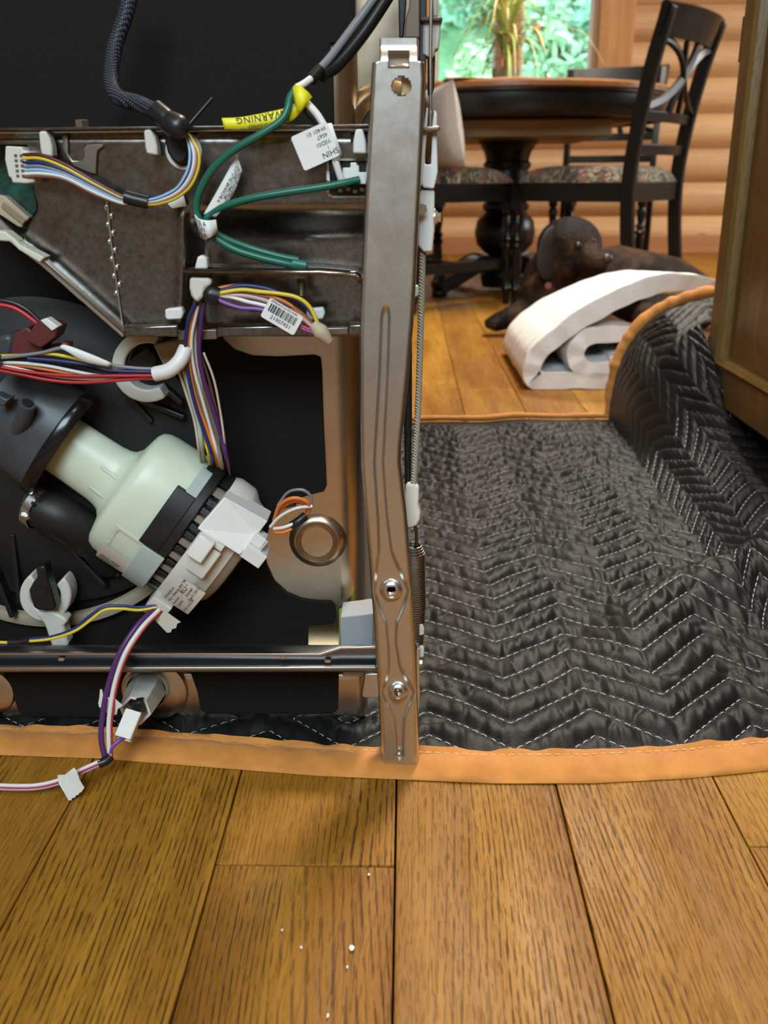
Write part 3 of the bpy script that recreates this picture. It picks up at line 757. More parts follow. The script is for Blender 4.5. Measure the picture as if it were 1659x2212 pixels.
# orange binding folded round the edges
ob = NT('orange_binding'); ov = ob.coords(); on = ob.noise(ov, 30, 4, .6); of = ob.noise(ov, 1100, 2, .6)
ob.set(color=ob.ramp(on, (.3, (.52, .19, .034)), (.7, (.70, .285, .052))), rough=.75, sheen=.2); ob.bump(ob.math('ADD', of, ob.math('MULTIPLY', on, 1.5)), .3, .001)
def binding(vfun, u0, u1, n, name):
    """vfun(t,w): v for width fraction w (0 inner .. 1 edge)"""
    uu = np.linspace(u0, u1, n); G = []
    prof = [(0.0, .0035), (.06, .0062), (.16, .0048), (.22, .0035), (.28, .0052), (.45, .0078), (.7, .0068), (.9, .0045), (.985, .0025), (1.0, .0004), (.95, -.0012)]
    rows = []
    for (wd, hh) in prof:
        v = vfun(uu, wd); x, y, z = surf(uu, np.clip(v, 0, TV), 0, quilt=False)
        y = y + (v-np.clip(v, 0, TV))
        pu = hh*(1+.34*vnoise(uu*75, uu*0+wd*4, 31)+.22*vnoise(uu*21, uu*0+wd*2, 33))
        rows.append(np.stack([x-0*pu, y, np.maximum(z+pu-.002, .0006)], -1))
    A = np.stack(rows, 1); m = MB(); m.grid([[tuple(p) for p in r] for r in A]); o = m.build(name, ob.m, bk, smooth=70)
    # machine stitches on the tape
    s = MB()
    for wd in (.20,):
        v = vfun(uu, wd); x, y, z = surf(uu, np.clip(v, 0, TV), .003, quilt=False)
        ch = np.interp(uu, uu, np.cumsum(np.r_[0, np.hypot(np.diff(x), np.diff(y))]))
        tt = 0
        while tt+.005 < ch[-1]:
            a_ = [np.interp(tt, ch, q) for q in (x, y, z)]; b_ = [np.interp(tt+.0045, ch, q) for q in (x, y, z)]
            s.add([(a_[0], a_[1]-.0004, a_[2]), (a_[0], a_[1]+.0004, a_[2]), (b_[0], b_[1]+.0004, b_[2]), (b_[0], b_[1]-.0004, b_[2])], [(0, 3, 2, 1)]); tt += .0075
    q = s.build('binding_stitches', plain('tan_thread', (.80, .56, .30), .7), bk, smooth=0); q['kind'] = 'stuff'
    return o
binding(lambda u, w: .036*(1-w)-.001, U0_, XBF-.02+LW, 520, 'edge_binding')
uf = np.concatenate([np.linspace(-.3, XBF-.03, 160)[:-1], np.linspace(XBF-.03, XBF-.02+LW, 160)]); xf, yf, zf = surf(uf, np.full_like(uf, TV-.004), 0, quilt=False)
m = MB(); P_ = [Vector(p) for p in zip(xf, yf, zf)]; ra_ = .0055+.0065*smooth(XBF-.03, XBF+.06, uf)*(1+.12*vnoise(uf*60, uf*0, 41))
ra_ = ra_*(1+.16*vnoise(uf*70, uf*0, 43))
m.sweep([p+Vector((0, .002, .0045)) for p in P_], [(math.cos(2*math.pi*q/12), math.sin(2*math.pi*q/12)) for q in range(12)], (0, -1, .02), scales=[float(q) for q in ra_]); m.build('edge_binding', ob.m, bk, smooth=70)

# ------------------------------------------------------------------ dog
dm = NT('chocolate_brindle_fur'); dv = dm.coords(); f1 = dm.noise(dv, 11, 3, .6, .6); f2 = dm.noise(dm.n('Mapping', {0: dv, 'Scale': (90, 90, 260)}).outputs[0], 1, 3, .6)
dm.set(color=dm.mix(dm.ramp(f1, (.45, 0.0), (.72, 1.0)), (.009, .0042, .0023, 1), (.105, .050, .019, 1)), rough=.5, spec=.16)
dm.bump(dm.math('ADD', f2, dm.noise(dv, 60, 4, .75)), .9, .006)
DY = 2.93
dbase = atz(1250, 735)
dog = thing('dog', 'chocolate brown dog lying behind the white batting roll, head raised toward the right', 'dog', (dbase.x, DY, 0))
def D(px, py, dy=0): return at(px, py, DY+dy)
S_ = at(1001, 560, DY).x-at(1000, 560, DY).x
caps = []   # (p0, r0, p1, r1)
def capsule(m, p0, r0, p1, r1, k=7):
    for i in range(k+1):
        t = i/k; p = p0.lerp(p1, t); m.ball(p, r0+(r1-r0)*t, 14)
m = MB()
chest = D(1215, 640, .06); hip = D(1480, 652, .10)
capsule(m, D(1222, 632, .06), 68*S_, D(1330, 612, .10), 84*S_, 6); capsule(m, D(1330, 612, .10), 84*S_, D(1440, 630, .08), 78*S_, 6); capsule(m, D(1440, 632, .08), 78*S_, D(1502, 655, .04), 62*S_, 5)
capsule(m, D(1200, 600, .05), 60*S_, D(1215, 545, .0), 54*S_, 5)                  # neck
m.ball(D(1230, 530, -.02), (70*S_, 66*S_, 60*S_), 20); m.ball(D(1205, 560, -.02), (50*S_, 50*S_, 50*S_), 16)                              # skull
capsule(m, D(1246, 545, -.04), 50*S_, D(1270, 561, -.08), 35*S_, 5)                # muzzle
capsule(m, D(1270, 561, -.08), 35*S_, D(1291, 567, -.105), 25*S_, 4)
capsule(m, D(1262, 590, -.05), 27*S_, D(1282, 594, -.07), 19*S_, 3)                # jaw
m.ball(D(1262, 508, -.068), (20*S_, 16*S_, 11*S_), 12); m.ball(D(1284, 510, -.05), (14*S_, 14*S_, 9*S_), 12); m.ball(D(1225, 572, -.075), (26*S_, 20*S_, 26*S_), 14)                             # brow
capsule(m, D(1182, 590, .02), 50*S_, D(1166, 640, -.01), 52*S_, 5); capsule(m, D(1166, 640, -.01), 50*S_, D(1146, 672, -.04), 34*S_, 5)                  # shoulder to elbow
capsule(m, D(1142, 672, -.04), 33*S_, D(1100, 688, -.06), 24*S_, 5)                # forearm
capsule(m, D(1100, 686, -.06), 23*S_, D(1072, 697, -.06), 20*S_, 4)
for q, (x, y, dy) in enumerate(((1056, 701, -.078), (1054, 697, -.06), (1060, 694, -.04), (1066, 702, -.09))):
    capsule(m, D(1074, 697, -.06), 15*S_, D(x, y, dy), 10.5*S_, 4)
capsule(m, D(1200, 660, -.10), 34*S_, D(1165, 700, -.16), 22*S_, 5); capsule(m, D(1165, 700, -.16), 22*S_, D(1120, 718, -.18), 20*S_, 4)   # other foreleg
capsule(m, D(1470, 650, -.06), 56*S_, D(1400, 690, -.14), 36*S_, 5); capsule(m, D(1400, 692, -.14), 30*S_, D(1470, 718, -.18), 20*S_, 4)      # folded hind leg
capsule(m, D(1510, 665, .05), 24*S_, D(1580, 700, .10), 14*S_, 5)                  # tail root
for i in range(len(m.v)):
    if m.v[i][2] < .004: m.v[i] = (m.v[i][0], m.v[i][1], .004)
db = m.build('body', dm.m, dog, smooth=0)
rm = db.modifiers.new('remesh', 'REMESH'); rm.mode = 'VOXEL'; rm.voxel_size = .006; rm.use_smooth_shade = True
sm = db.modifiers.new('smooth', 'SMOOTH'); sm.factor = .6; sm.iterations = 6
# ear flap hanging at the side of the head
def ear(top, pts, nm):
    m = MB(); path = crom(pts, 5); n = len(path)
    m.sweep(path, [(-.030, 0), (-.015, .007), (.015, .007), (.030, 0), (.015, -.006), (-.015, -.006)], (.35, -1, .1), scales=[float(np.interp(i/(n-1), [0, .3, .65, .9, 1], [.55, .85, 1.2, .9, .35])) for i in range(n)])
    o = m.build(nm, plain('dark_ear_fur', (.012, .006, .0036), .7, nscale=60, namp=.3), dog, smooth=70); s = o.modifiers.new('sub', 'SUBSURF'); s.levels = 1; s.render_levels = 2
ear(None, [D(1200, 494, -.06), D(1186, 512, -.088), D(1178, 545, -.096), D(1180, 580, -.096), D(1190, 604, -.09)], 'ear')
nm_ = plain('dog_nose', (.045, .025, .022), .35)
m = MB(); m.ball(D(1310, 559, -.12), (13*S_, 12*S_, 11*S_), 14); m.build('nose', nm_, dog, smooth=60)
ey = plain('dog_eye', (.012, .007, .004), .08)
MB().ball(D(1248, 531, -.108), 8*S_, 12).build('eye', ey, dog, smooth=60)
MB().ball(D(1280, 521, -.085), 7*S_, 12).build('eye', ey, dog, smooth=60)
m = MB(); cpts = []
for q in range(21):
    an = 2*math.pi*q/20; c = D(1200, 625, .04); ax = Vector((.25, 0, 1)).normalized(); a1 = ax.orthogonal().normalized(); a2 = ax.cross(a1)
    cpts.append(c+(a1*math.cos(an)+a2*math.sin(an))*(61*S_))
m.sweep(cpts, [(-.002, -.011), (.002, -.011), (.002, .011), (-.002, .011)], (0, 0, 1), caps=False); m.build('collar', plain('dark_red_collar', (.16, .02, .03), .5), dog, smooth=60)
m = MB(); tg = D(1184, 617, -.075); m.lathe([(-.001, .010), (.001, .010)], tg, (.2, -1, .1), n=16); m.build('collar_tag', plain('tag_metal', (.6, .25, .3), .3, 1.0), dog)

# ------------------------------------------------------------------ dishwasher lying on its back, underside toward the camera
YF, YT = .635, .745
def metal(name, c1, c2, rough, scale, bump=.1, stretch=(1, 1, 1), rv=.12):
    t = NT(name); v = t.coords(stretch); f = t.noise(v, scale, 4, .65); g = t.noise(v, scale*.17, 3, .6)
    t.set(color=t.ramp(f, (.3, c1), (.7, c2)), metal=1.0, rough=t.ramp(g, (.3, rough-rv), (.7, rough+rv)))
    if bump: t.bump(f, bump, .0006)
    return t.m
M_GALV = metal('galvanised_steel', (.18, .163, .148), (.30, .277, .255), .25, 260, .08, rv=.05)
M_RAIL = metal('rail_steel', (.60, .585, .55), (.68, .66, .62), .33, 420, .03, rv=.025)
M_INOX = metal('stainless_tub', (.60, .49, .36), (.67, .55, .41), .30, 300, .02, rv=.025)
M_BRIGHT = plain('zinc_bright', (.72, .74, .75), .25, 1.0)
M_DKMETAL = plain('dark_bracket', (.33, .29, .25), .35, 1.0)
M_MAT = plain('bitumen_mat', (.0085, .006, .0044), .85, nscale=700, namp=.25, bump=.25, spec=.3)
M_BLK = plain('black_plastic', (.012, .012, .013), .38, nscale=60, namp=.2)
M_RUB = plain('black_rubber', (.010, .010, .010), .5)
M_GREY = plain('grey_plastic', (.060, .066, .075), .42, nscale=40, namp=.12)
M_WHT = plain('white_plastic', (.78, .77, .74), .4)
M_WHT2 = plain('frosted_plastic', (.66, .63, .56), .45)
M_LBL = plain('label_paper', (.80, .80, .77), .5)
M_INK = plain('black_ink', (.012, .012, .012), .6)
pn = NT('pump_nylon'); pn.set(color=(.66, .72, .57), rough=.35, sss=.35, spec=.45); pn.p.inputs['Subsurface Radius'].default_value = (.012, .014, .010)
pn.p.inputs['Subsurface Scale'].default_value = 1.0
M_NYLON = pn.m
M_CLEAR = plain('clear_nylon', (.58, .68, .64), .25, trans=.25, ior=1.3)
M_PCB = plain('circuit_board', (.012, .075, .045), .4, nscale=120, namp=.4)

dw = thing('dishwasher', 'dishwasher lying on its back on the blanket, metal and black underside facing the camera', 'dishwasher', (-.28, 1.05, .01))
PX = .00036
def poly(pts, Y): return [at(x, y, Y) for x, y in pts]
def pris(name, pts, Y, th, mat, parent=None, bevel=.0006, smooth=0, seg=2):
    m = MB(); m.prism(poly(pts, Y), (0, th, 0)); return m.build(name, mat, parent or dw, smooth=smooth or (30 if bevel else 0), bevel=bevel, seg=seg)
def circ(cx, cy, r, n=28, a0=0, a1=2*math.pi): return [(cx+r*math.cos(a0+(a1-a0)*k/n), cy+r*math.sin(a0+(a1-a0)*k/n)) for k in range(n+(0 if abs(a1-a0-2*math.pi) < 1e-6 else 1))]
NEGY = Vector((0, -1, 0))

# tub shell, black sound mats
xr = at(786, 1000, YT+.02).x; zb = at(500, 1562, YT+.005).z
tub = MB().bx((-.60, YT, zb), (xr, 1.45, .66)).build('tub', M_INOX, dw, smooth=40, bevel=.021, seg=6)
pris('front_panel', [(690, -60), (898, -60), (898, 300), (690, 300)], .765, .004, M_INOX)
pris('sound_mat', [(-150, -80), (768, -80), (766, 34), (738, 92), (714, 93), (714, 106), (719, 108), (722, 300), (-150, 310)], YT-.0045, .004, M_MAT)
lobe = [(664, 1071), (630, 1083), (600, 1108), (580, 1142), (571, 1184), (575, 1222), (592, 1258), (620, 1283), (650, 1295), (676, 1299)]
pris('sound_mat', [(-150, 300), (470, 700), (482, 736), (505, 757), (545, 770), (600, 772), (678, 768), (692, 773), (695, 800), (698, 900), (705, 1050), (700, 1062)] + lobe +
     [(716, 1301), (724, 1310), (725, 1336), (718, 1347), (668, 1352), (665, 1358), (665, 1440), (-150, 1440)], YT-.0035, .003, M_MAT, bevel=.0008)
YL = .700
zl0, zl1 = .004, at(500, 1450, YL).z
MB().bx((-.60, YL, zl0), (at(792, 1500, YL).x, YT+.006, zl1)).build('tub_sill', M_INOX, dw, smooth=40, bevel=.008, seg=5)
pris('sound_mat', [(395, 1440), (412, 1455), (426, 1495), (433, 1534), (447, 1543), (718, 1543), (730, 1533), (732, 1440)], YL-.002, .003, M_MAT)
pris('sound_mat', [(8, 1440), (18, 1470), (40, 1540), (60, 1549), (262, 1551), (272, 1500), (262, 1440)], YL-.002, .003, M_MAT)
pris('sound_mat', [(-150, 1440), (-30, 1440), (-8, 1470), (0, 1500), (2, 1550), (-150, 1550)], YL-.002, .003, M_MAT)
bp = at(686, 1167, YT)
MB().lathe([(-.001, .0255), (.0015, .0235), (.0052, .0205), (.0055, .0185), (.0022, .0165), (.0008, .0158), (.0022, .0150), (.0042, .0136), (.0046, 0)], bp, NEGY, n=40, caps=False).build('tub_boss', M_INOX, dw, smooth=50)
rp_ = at(838, 285, .765)
m = MB(); m.lathe([(-.001, .037), (.004, .034), (.008, .029), (.007, .024), (.002, .020), (0, .019)], rp_, NEGY, n=48, caps=False); m.build('tub_boss', M_INOX, dw, smooth=50)
MB().lathe([(-.002, .0195), (.001, .0195), (.0011, 0)], rp_, NEGY, n=32, caps=False).build('boss_plug', M_RUB, dw, smooth=40)
pris('foam_strip', [(732, 1318), (760, 1304), (800, 1296), (800, 1400), (732, 1400)], YT-.006, .004, plain('yellow_foam', (.34, .36, .05), .7))
pris('grey_block', [(735, 1333), (806, 1325), (806, 1402), (735, 1402)], .700, .03, plain('grey_block', (.42, .42, .43), .5), bevel=.001)
pris('grey_block', [(740, 1440), (786, 1440), (786, 1462), (740, 1462)], .700, .03, M_WHT2, bevel=.001)

# drum ring gasket, sump plate and its ribs
sc_ = at(108, 985, YT-.006)
k_ = (at(508, 985, YT-.006)-at(108, 985, YT-.006)).length/400
sump = MB().lathe([(-.004, 340*k_), (.004, 338*k_), (.006, 325*k_), (.006, 300*k_), (.010, 285*k_), (.014, 200*k_), (.018, 120*k_), (.018, 0)], sc_, NEGY, n=64, caps=False).build('sump', plain('sump_black', (.010, .0085, .0075), .62), dw, smooth=40)
_gp = [at(108+356*math.cos(math.radians(q)), 985+356*math.sin(math.radians(q)), .7345) for q in range(-38, 150, 3)]
MB().sweep(_gp, [(-.0062, -.003), (-.005, .002), (0, .0035), (.005, .002), (.0062, -.003)], (0, -1, 0)).build('gasket', plain('sump_gasket', (.40, .33, .23), .5), sump, smooth=50)
for (a, b) in (((30, 1150), (45, 1300)), ((150, 1180), (230, 1262)), ((70, 1130), (260, 1240)), ((300, 860), (400, 900)), ((350, 830), (395, 870)), ((260, 830), (330, 910)), ((-20, 1200), (30, 1330))):
    A = at(*a, .727); B = at(*b, .727); MB().bar(A, B, .0042, .010, (0, -1, 0)).build('rib', M_BLK, sump, smooth=0, bevel=.001)

# ---- control box
cbx = None
ys = [284, 311, 312.5, 330] + list(range(340, 728, 9)) + [727]
def xmin(y): return float(np.interp(y, [284, 311, 312.5, 395, 452, 516, 575, 727], [-80, -80, 58, 72, 83, 45, 93, 265]))
def sst(a, b, x):
    t = min(1, max(0, (x-a)/(b-a))); return t*t*(3-2*t)
def basin(x, y):
    d = sst(388, 452, x)*sst(438, 520, y) if x > 380 else 0
    edge = math.exp(-((x-392-6*math.sin((y-450)/60))/9)**2)*sst(448, 470, y)*.0022
    tilt = .0045*sst(500, 560, x)*sst(470, 545, y)
    return .016*d - edge + tilt*0
G = []
for y in ys:
    x0 = xmin(y); row = []
    for i in range(101):
        x = x0+(797-x0)*i/100
        row.append(at(x, y, .668+basin(x, y)))
    G.append(row)
cbx = MB().grid(G).build('control_box', M_GALV, dw, smooth=60)
sd = cbx.modifiers.new('solid', 'SOLIDIFY'); sd.thickness = .0012; sd.offset = 1.0
pris('box_edge', [(-80, 276), (797, 268), (797, 274), (-80, 282)], .655, .06, M_GALV, cbx, .0005)
pris('box_edge', [(-80, 285), (797, 276), (797, 281), (-80, 290)], .6645, .004, M_BRIGHT, cbx, .0004)
for (a, b) in ((265, 384), (468, 664), (752, 797)):
    o = pris('bottom_lip', [(a, 706 if a < 700 else 701), (b, 702 if a < 700 else 700), (b, 724 if a < 700 else 722), (a, 728 if a < 700 else 724)], .652, .014, M_GALV, cbx, .0012)
pris('bottom_lip', [(384, 714), (468, 712), (468, 733), (384, 735)], .662, .006, M_DKMETAL, cbx, .0005)
pris('bottom_lip', [(664, 710), (752, 708), (752, 722), (664, 724)], .662, .006, M_DKMETAL, cbx, .0005)
pris('edge_flange', [(-60, 446), (0, 496), (95, 566), (270, 722), (264, 729), (88, 574), (-5, 505), (-60, 458)], .655, .03, M_BRIGHT, cbx, .0006)
pris('edge_flange', [(40, 518), (95, 560), (276, 718), (270, 722), (90, 566), (36, 524)], .652, .006, M_DKMETAL, cbx, .0005)
pris('edge_tape', [(-40, 495), (10, 500), (30, 515), (42, 528), (96, 556), (86, 568), (40, 540), (22, 522), (-40, 518)], .648, .014, plain('pale_tape', (.62, .64, .52), .5), cbx, .001)
# crimped seam
m = MB(); pth = [at(231, 425, .6665), at(240, 520, .6665), (at(253, 620, .6665)), at(268, 722, .6665)]
m.tube(crom(pth, 6), .0007, 6); m.build('crimped_seam', M_BRIGHT, cbx)
for i in range(12):
    y = 430+i*18.5; x = float(np.interp(y, [425, 520, 620, 722], [231, 240, 253, 268]))+(-4 if i % 2 else 5)
    MB().ball(at(x, y, .667), (.0019, .0014, .0023), 10).build('crimp', M_BRIGHT, cbx, smooth=60)
# white clips
def clip(x, y, w=1.0): pris('clip', [(x-17, y-27), (x-3, y-29), (x+7, y-13), (x+12, y+5), (x+14, y+28), (x-11, y+24), (x-14, y+8)], .654, .010, M_WHT2, cbx, .0012)
clip(100, 311); clip(327, 308)
pris('clip', [(763, 305), (768, 279), (783, 278), (790, 305), (792, 332), (762, 331)], .654, .010, M_WHT, cbx, .0012)
pris('clip_slot', [(757, 288), (797, 288), (797, 305), (757, 305)], .6655, .002, M_BLK, cbx, 0)
for x in (376, 682):
    pris('clip', [(x-20, 668), (x+16, 664), (x+20, 676), (x+16, 690), (x-16, 692), (x-20, 684)], .660, .008, M_WHT, cbx, .0012)
# U-shaped hook and bolt
hk = [(445, 965), (445, 1060), (480, 1140), (530, 1192), (640, 1240), (690, 1250), (695, 1120), (702, 1078), (745, 1050), (735, 1030), (620, 1025), (595, 1060), (600, 1120), (580, 1150), (520, 1150), (490, 1100), (484, 965)]
pris('hook_plate', [(x/3.318, y/3.318) for x, y in hk], .6655, .0022, M_DKMETAL, cbx, .0007)
b_ = at(179, 280, .672)
m = MB(); m.lathe([(0, .011), (.0012, .011), (.0016, .0075)], b_, (0, 0, 1), n=24); m.lathe([(.0016, .0048), (.0056, .0048), (.0062, .0042)], b_, (0, 0, 1), n=6); m.build('bolt', M_BRIGHT, cbx, smooth=30)
# grommet opening for the sleeved harness
MB().lathe([(0, .0125), (.0012, .0122), (.0014, .0100), (.0004, .0096)], at(397, 325, .668), NEGY, n=32, caps=False).build('grommet', M_WHT, cbx, smooth=40)
MB().lathe([(.0004, .0098), (.0005, 0)], at(397, 325, .668), NEGY, n=32, caps=False).build('grommet_hole', M_RUB, cbx, smooth=0)
# opening with the terminal block
def rrect(x0, y0, x1, y1, r, n=4):
    o = []
    for (cx, cy, a) in ((x1-r, y0+r, -90), (x1-r, y1-r, 0), (x0+r, y1-r, 90), (x0+r, y0+r, 180)):
        for k in range(n+1):
            q = math.radians(a+90*k/n); o.append((cx+r*math.cos(q), cy+r*math.sin(q)))
    return o
out = rrect(706, 342, 812, 428, 13); inn = rrect(711, 347, 808, 423, 10)
m = MB(); o_ = poly(out, .6655); i_ = poly(inn, .6645); ib = poly(inn, .676)
n_ = len(out); m.add(o_+i_+ib, [(k, (k+1) % n_, n_+(k+1) % n_, n_+k) for k in range(n_)] + [(n_+k, n_+(k+1) % n_, 2*n_+(k+1) % n_, 2*n_+k) for k in range(n_)])
m.build('terminal_opening', M_BRIGHT, cbx, smooth=30)
pris('terminal_opening', inn, .6670, .0006, plain('dark_pcb', (.010, .016, .014), .4, nscale=300, namp=.6), cbx, 0)
tbk = [(705, 368), (716, 370), (716, 374), (740, 374), (740, 362), (757, 362), (757, 351), (770, 351), (770, 357), (775, 357), (775, 372), (800, 372), (800, 398), (741, 398), (741, 393), (716, 394), (705, 390)]
pris('terminal_block', tbk, .654, .012, M_WHT, cbx, .0008)
for (x, y) in ((720, 405), (735, 412), (752, 409), (767, 414), (782, 410)):
    pris('pin', [(x-4, y-5), (x+5, y-3), (x+4, y+4), (x-5, y+3)], .664, .003, M_DKMETAL, cbx, 0)
# circuit board in the left opening
pris('circuit_board', [(-90, 300), (52, 300), (75, 395), (80, 452), (47, 508), (-90, 440)], .690, .003, M_PCB, cbx, .0003)
pris('board_connector', [(-20, 418), (10, 424), (63, 470), (48, 492), (38, 490), (-20, 452)], .678, .010, plain('beige_connector', (.50, .38, .26), .5), cbx, .001)
pris('board_connector', [(6, 436), (56, 476), (48, 486), (2, 448)], .6765, .002, plain('beige_dark', (.30, .21, .13), .5), cbx, .0004)
cn = pris('board_connector', [(11, 315), (48, 317), (50, 325), (64, 328), (66, 343), (74, 346), (75, 394), (56, 397), (26, 395), (24, 385), (18, 382), (10, 345)], .655, .018, M_WHT2, cbx, .0012)
for r in range(5):
    for c_ in range(2): pris('contact', [(30+c_*12+r*1.2, 333+r*11), (36+c_*12+r*1.2, 333+r*11), (36+c_*12+r*1.2, 338+r*11), (30+c_*12+r*1.2, 338+r*11)], .6542, .002, plain('contact_hole', (.16, .10, .06), .6), cbx, 0)

# ---- ground bracket with stud
def at_l(l, Y): return [at(x, y, Y) for x, y in l]
m = MB(); F = at_l([(396, 583), (690, 583), (768, 590), (786, 605)], .640); Bk = at_l([(396, 583), (690, 583), (768, 590), (786, 605)], .686)
for a in F+Bk: pass
Bk = [Vector((f.x, .686, f.z)) for f in F]
m.add(F+Bk, [(i, i+1, i+5, i+4) for i in range(3)]); gb = m.build('ground_bracket', M_GALV, dw, smooth=30)
sd = gb.modifiers.new('solid', 'SOLIDIFY'); sd.thickness = .0034; sd.offset = -1
b_ = at(650, 590, .655)
m = MB()
for i in range(9): m.lathe([(-.004-.0012*i, .0030), (-.0046-.0012*i, .0026), (-.0052-.0012*i, .0030)], b_, (0, 0, 1), n=14)
m.build('stud', plain('stud_steel', (.28, .26, .16), .4, 1.0), gb, smooth=40)
m = MB(); m.lathe([(.0002, .0062), (.0042, .0062), (.0048, .0054)], b_, (0, 0, 1), n=6); m.build('nut', plain('green_nut', (.03, .16, .11), .4), gb, smooth=20)
m = MB(); m.lathe([(.0048, .0034), (.008, .0032), (.009, .002)], b_, (0, 0, 1), n=12); m.build('stud', M_BRIGHT, gb, smooth=40)
cc = [(419, 582), (426, 556), (432, 552), (440, 553), (446, 560), (449, 582)]
pris('cable_clip', cc, .642, .010, M_WHT, gb, .0015)
pris('cable_clip', [(409, 598), (455, 600), (457, 616), (444, 622), (440, 640), (425, 655), (412, 640), (408, 622)], .642, .012, M_WHT2, gb, .002)

# ---- side rail with groove and two eyelets
RL = [(82, 820), (132, 820), (135, 804), (170, 802), (300, 795), (450, 787), (600, 781), (720, 777), (900, 777), (1000, 779), (1100, 787), (1200, 796), (1300, 804), (1450, 814), (1560, 821), (1650, 826), (1659, 829)]
RR = [(82, 903), (132, 904), (135, 917), (170, 919), (300, 914), (450, 906), (600, 899), (700, 893), (800, 884), (900, 874), (960, 867), (1000, 866), (1050, 872), (1100, 878), (1200, 886), (1300, 893), (1400, 898), (1500, 902), (1600, 905), (1650, 906), (1659, 902)]
GC = [(660, 834), (680, 833), (800, 829), (1000, 818), (1090, 824), (1200, 833), (1276, 845), (1378, 846), (1440, 852), (1495, 860), (1560, 863), (1635, 864)]
GW = [(664, 0), (674, 5.5), (690, 7), (1000, 8), (1120, 8.5), (1190, 12), (1235, 24), (1276, 36), (1312, 24), (1345, 10), (1390, 7), (1440, 10), (1468, 20), (1495, 35), (1525, 20), (1552, 9), (1600, 6), (1628, 6), (1640, 0)]
def itp(tab, y): return float(np.interp(y, [q[0] for q in tab], [q[1] for q in tab]))
yrow = sorted(set([82, 84, 88, 94, 132, 133.5, 135, 138] + list(np.arange(98, 1659, 5.0)) + [1652, 1656, 1659])); nc = 84
G = []; PXY = []
for y in yrow:
    a, b = itp(RL, y), itp(RR, y); row = []; pr = []
    yc, gw = itp(GC, y), itp(GW, y)
    for i in range(nc+1):
        t = i/nc; x = a+(b-a)*t; e = min(t, 1-t)*(b-a)    # px from the edge
        R = 11.0; d = 0.0
        if y > 134:
            if e < R: d = (R-math.sqrt(max(0, R*R-(R-e)**2)))*PX*1.15
        elif e < 3: d = (3-e)*.0002
        if gw > 0:
            q = abs(x-yc); ed = 3.5+gw*.10
            d += .0030*(1-sst(gw-ed*.4, gw+ed, q))
        for (hx, hy) in ((845, 1276), (860, 1495)):
            rr = math.hypot(x-hx, y-hy)
            d -= .0036*(1-sst(15, 22, rr))
        tb_ = -.004*(1-sst(118, 160, y))
        if y > 1646: d += (y-1646)**2*.000012
        row.append(at(x, y, YF+d+tb_*0+(.004 if y < 132 else 0)*(1-sst(100, 132, y)))); pr.append((x, y))
    # side walls folded back
    L = row[0]+Vector((0.0008, .024, 0)); Rr = row[-1]+Vector((-.0008, .024, 0))
    if y >= 134: row = [L]+row+[Rr]; pr = [None]+pr+[None]
    else: row = [row[0]+Vector((0, .0015, 0))]+row+[row[-1]+Vector((0, .0015, 0))]; pr = [None]+pr+[None]
    G.append(row); PXY.append(pr)
m = MB(); nj_ = nc+3; vs2 = [p for r in G for p in r]; fs2 = []
for i in range(len(yrow)-1):
    for j in range(nj_-1):
        p, q = PXY[i][j], PXY[i+1][j+1]
        if p and q:
            x, y = (p[0]+q[0])/2, (p[1]+q[1])/2
            if math.hypot(x-845, y-1276) < 10 or math.hypot(x-860, y-1495) < 9: continue
            if 838 < x < 885 and 106 < y < 146: continue
            if math.hypot(x-867, y-186) < 22: continue
        fs2.append((i*nj_+j, i*nj_+j+1, (i+1)*nj_+j+1, (i+1)*nj_+j))
m.add(vs2, fs2); rail = m.build('side_rail', M_RAIL, dw, smooth=60)
for (hx, hy, rr) in ((845, 1276, 12), (860, 1495, 11)):
    c = at(hx, hy, YF+.001)
    MB().lathe([(-.006, rr*PX*.93), (.0005, rr*PX), (.0022, rr*PX*1.25), (.0012, rr*PX*1.9), (-.002, rr*PX*2.05)], c, NEGY, n=36, caps=False).build('eyelet', M_RAIL, rail, smooth=60)
pris('rail_hole_shade', circ(845, 1276, 26, 20), YF+.019, .001, M_RUB, rail, 0)  # dark disc added behind the eyelet, standing in for shade inside the channel
pris('rail_pin', circ(860, 1497, 7, 16), YF+.012, .006, M_BRIGHT, rail, .001)
pris('rail_tongue', [(839, 138), (884, 138), (884, 147), (839, 147)], YF-.001, .012, M_BRIGHT, rail, .0015)
pris('rail_tongue', [(838, 104), (886, 104), (886, 150), (838, 150)], YF+.012, .002, plain('inner_steel', (.38, .30, .23), .4, 1.0), rail, 0)
m = MB(); c = at(867, 186, YF+.0005); m.lathe([(-.010, 21*.00029), (0, 22.5*.00029), (.0006, 23.5*.00029), (-.0005, 24.5*.00029)], c, NEGY, n=32, caps=False); m.build('eyelet', M_RAIL, rail, smooth=60)
pris('rail_tongue', [(867, 166), (890, 170), (890, 202), (867, 206)], YF+.008, .003, plain('inner_brass', (.55, .40, .22), .35, 1.0), rail, .0005)
MB().ball(at(862, 1630, YF-.0004), (.0022, .0016, .0022), 12).build('rail_dimple', M_RAIL, rail, smooth=60)
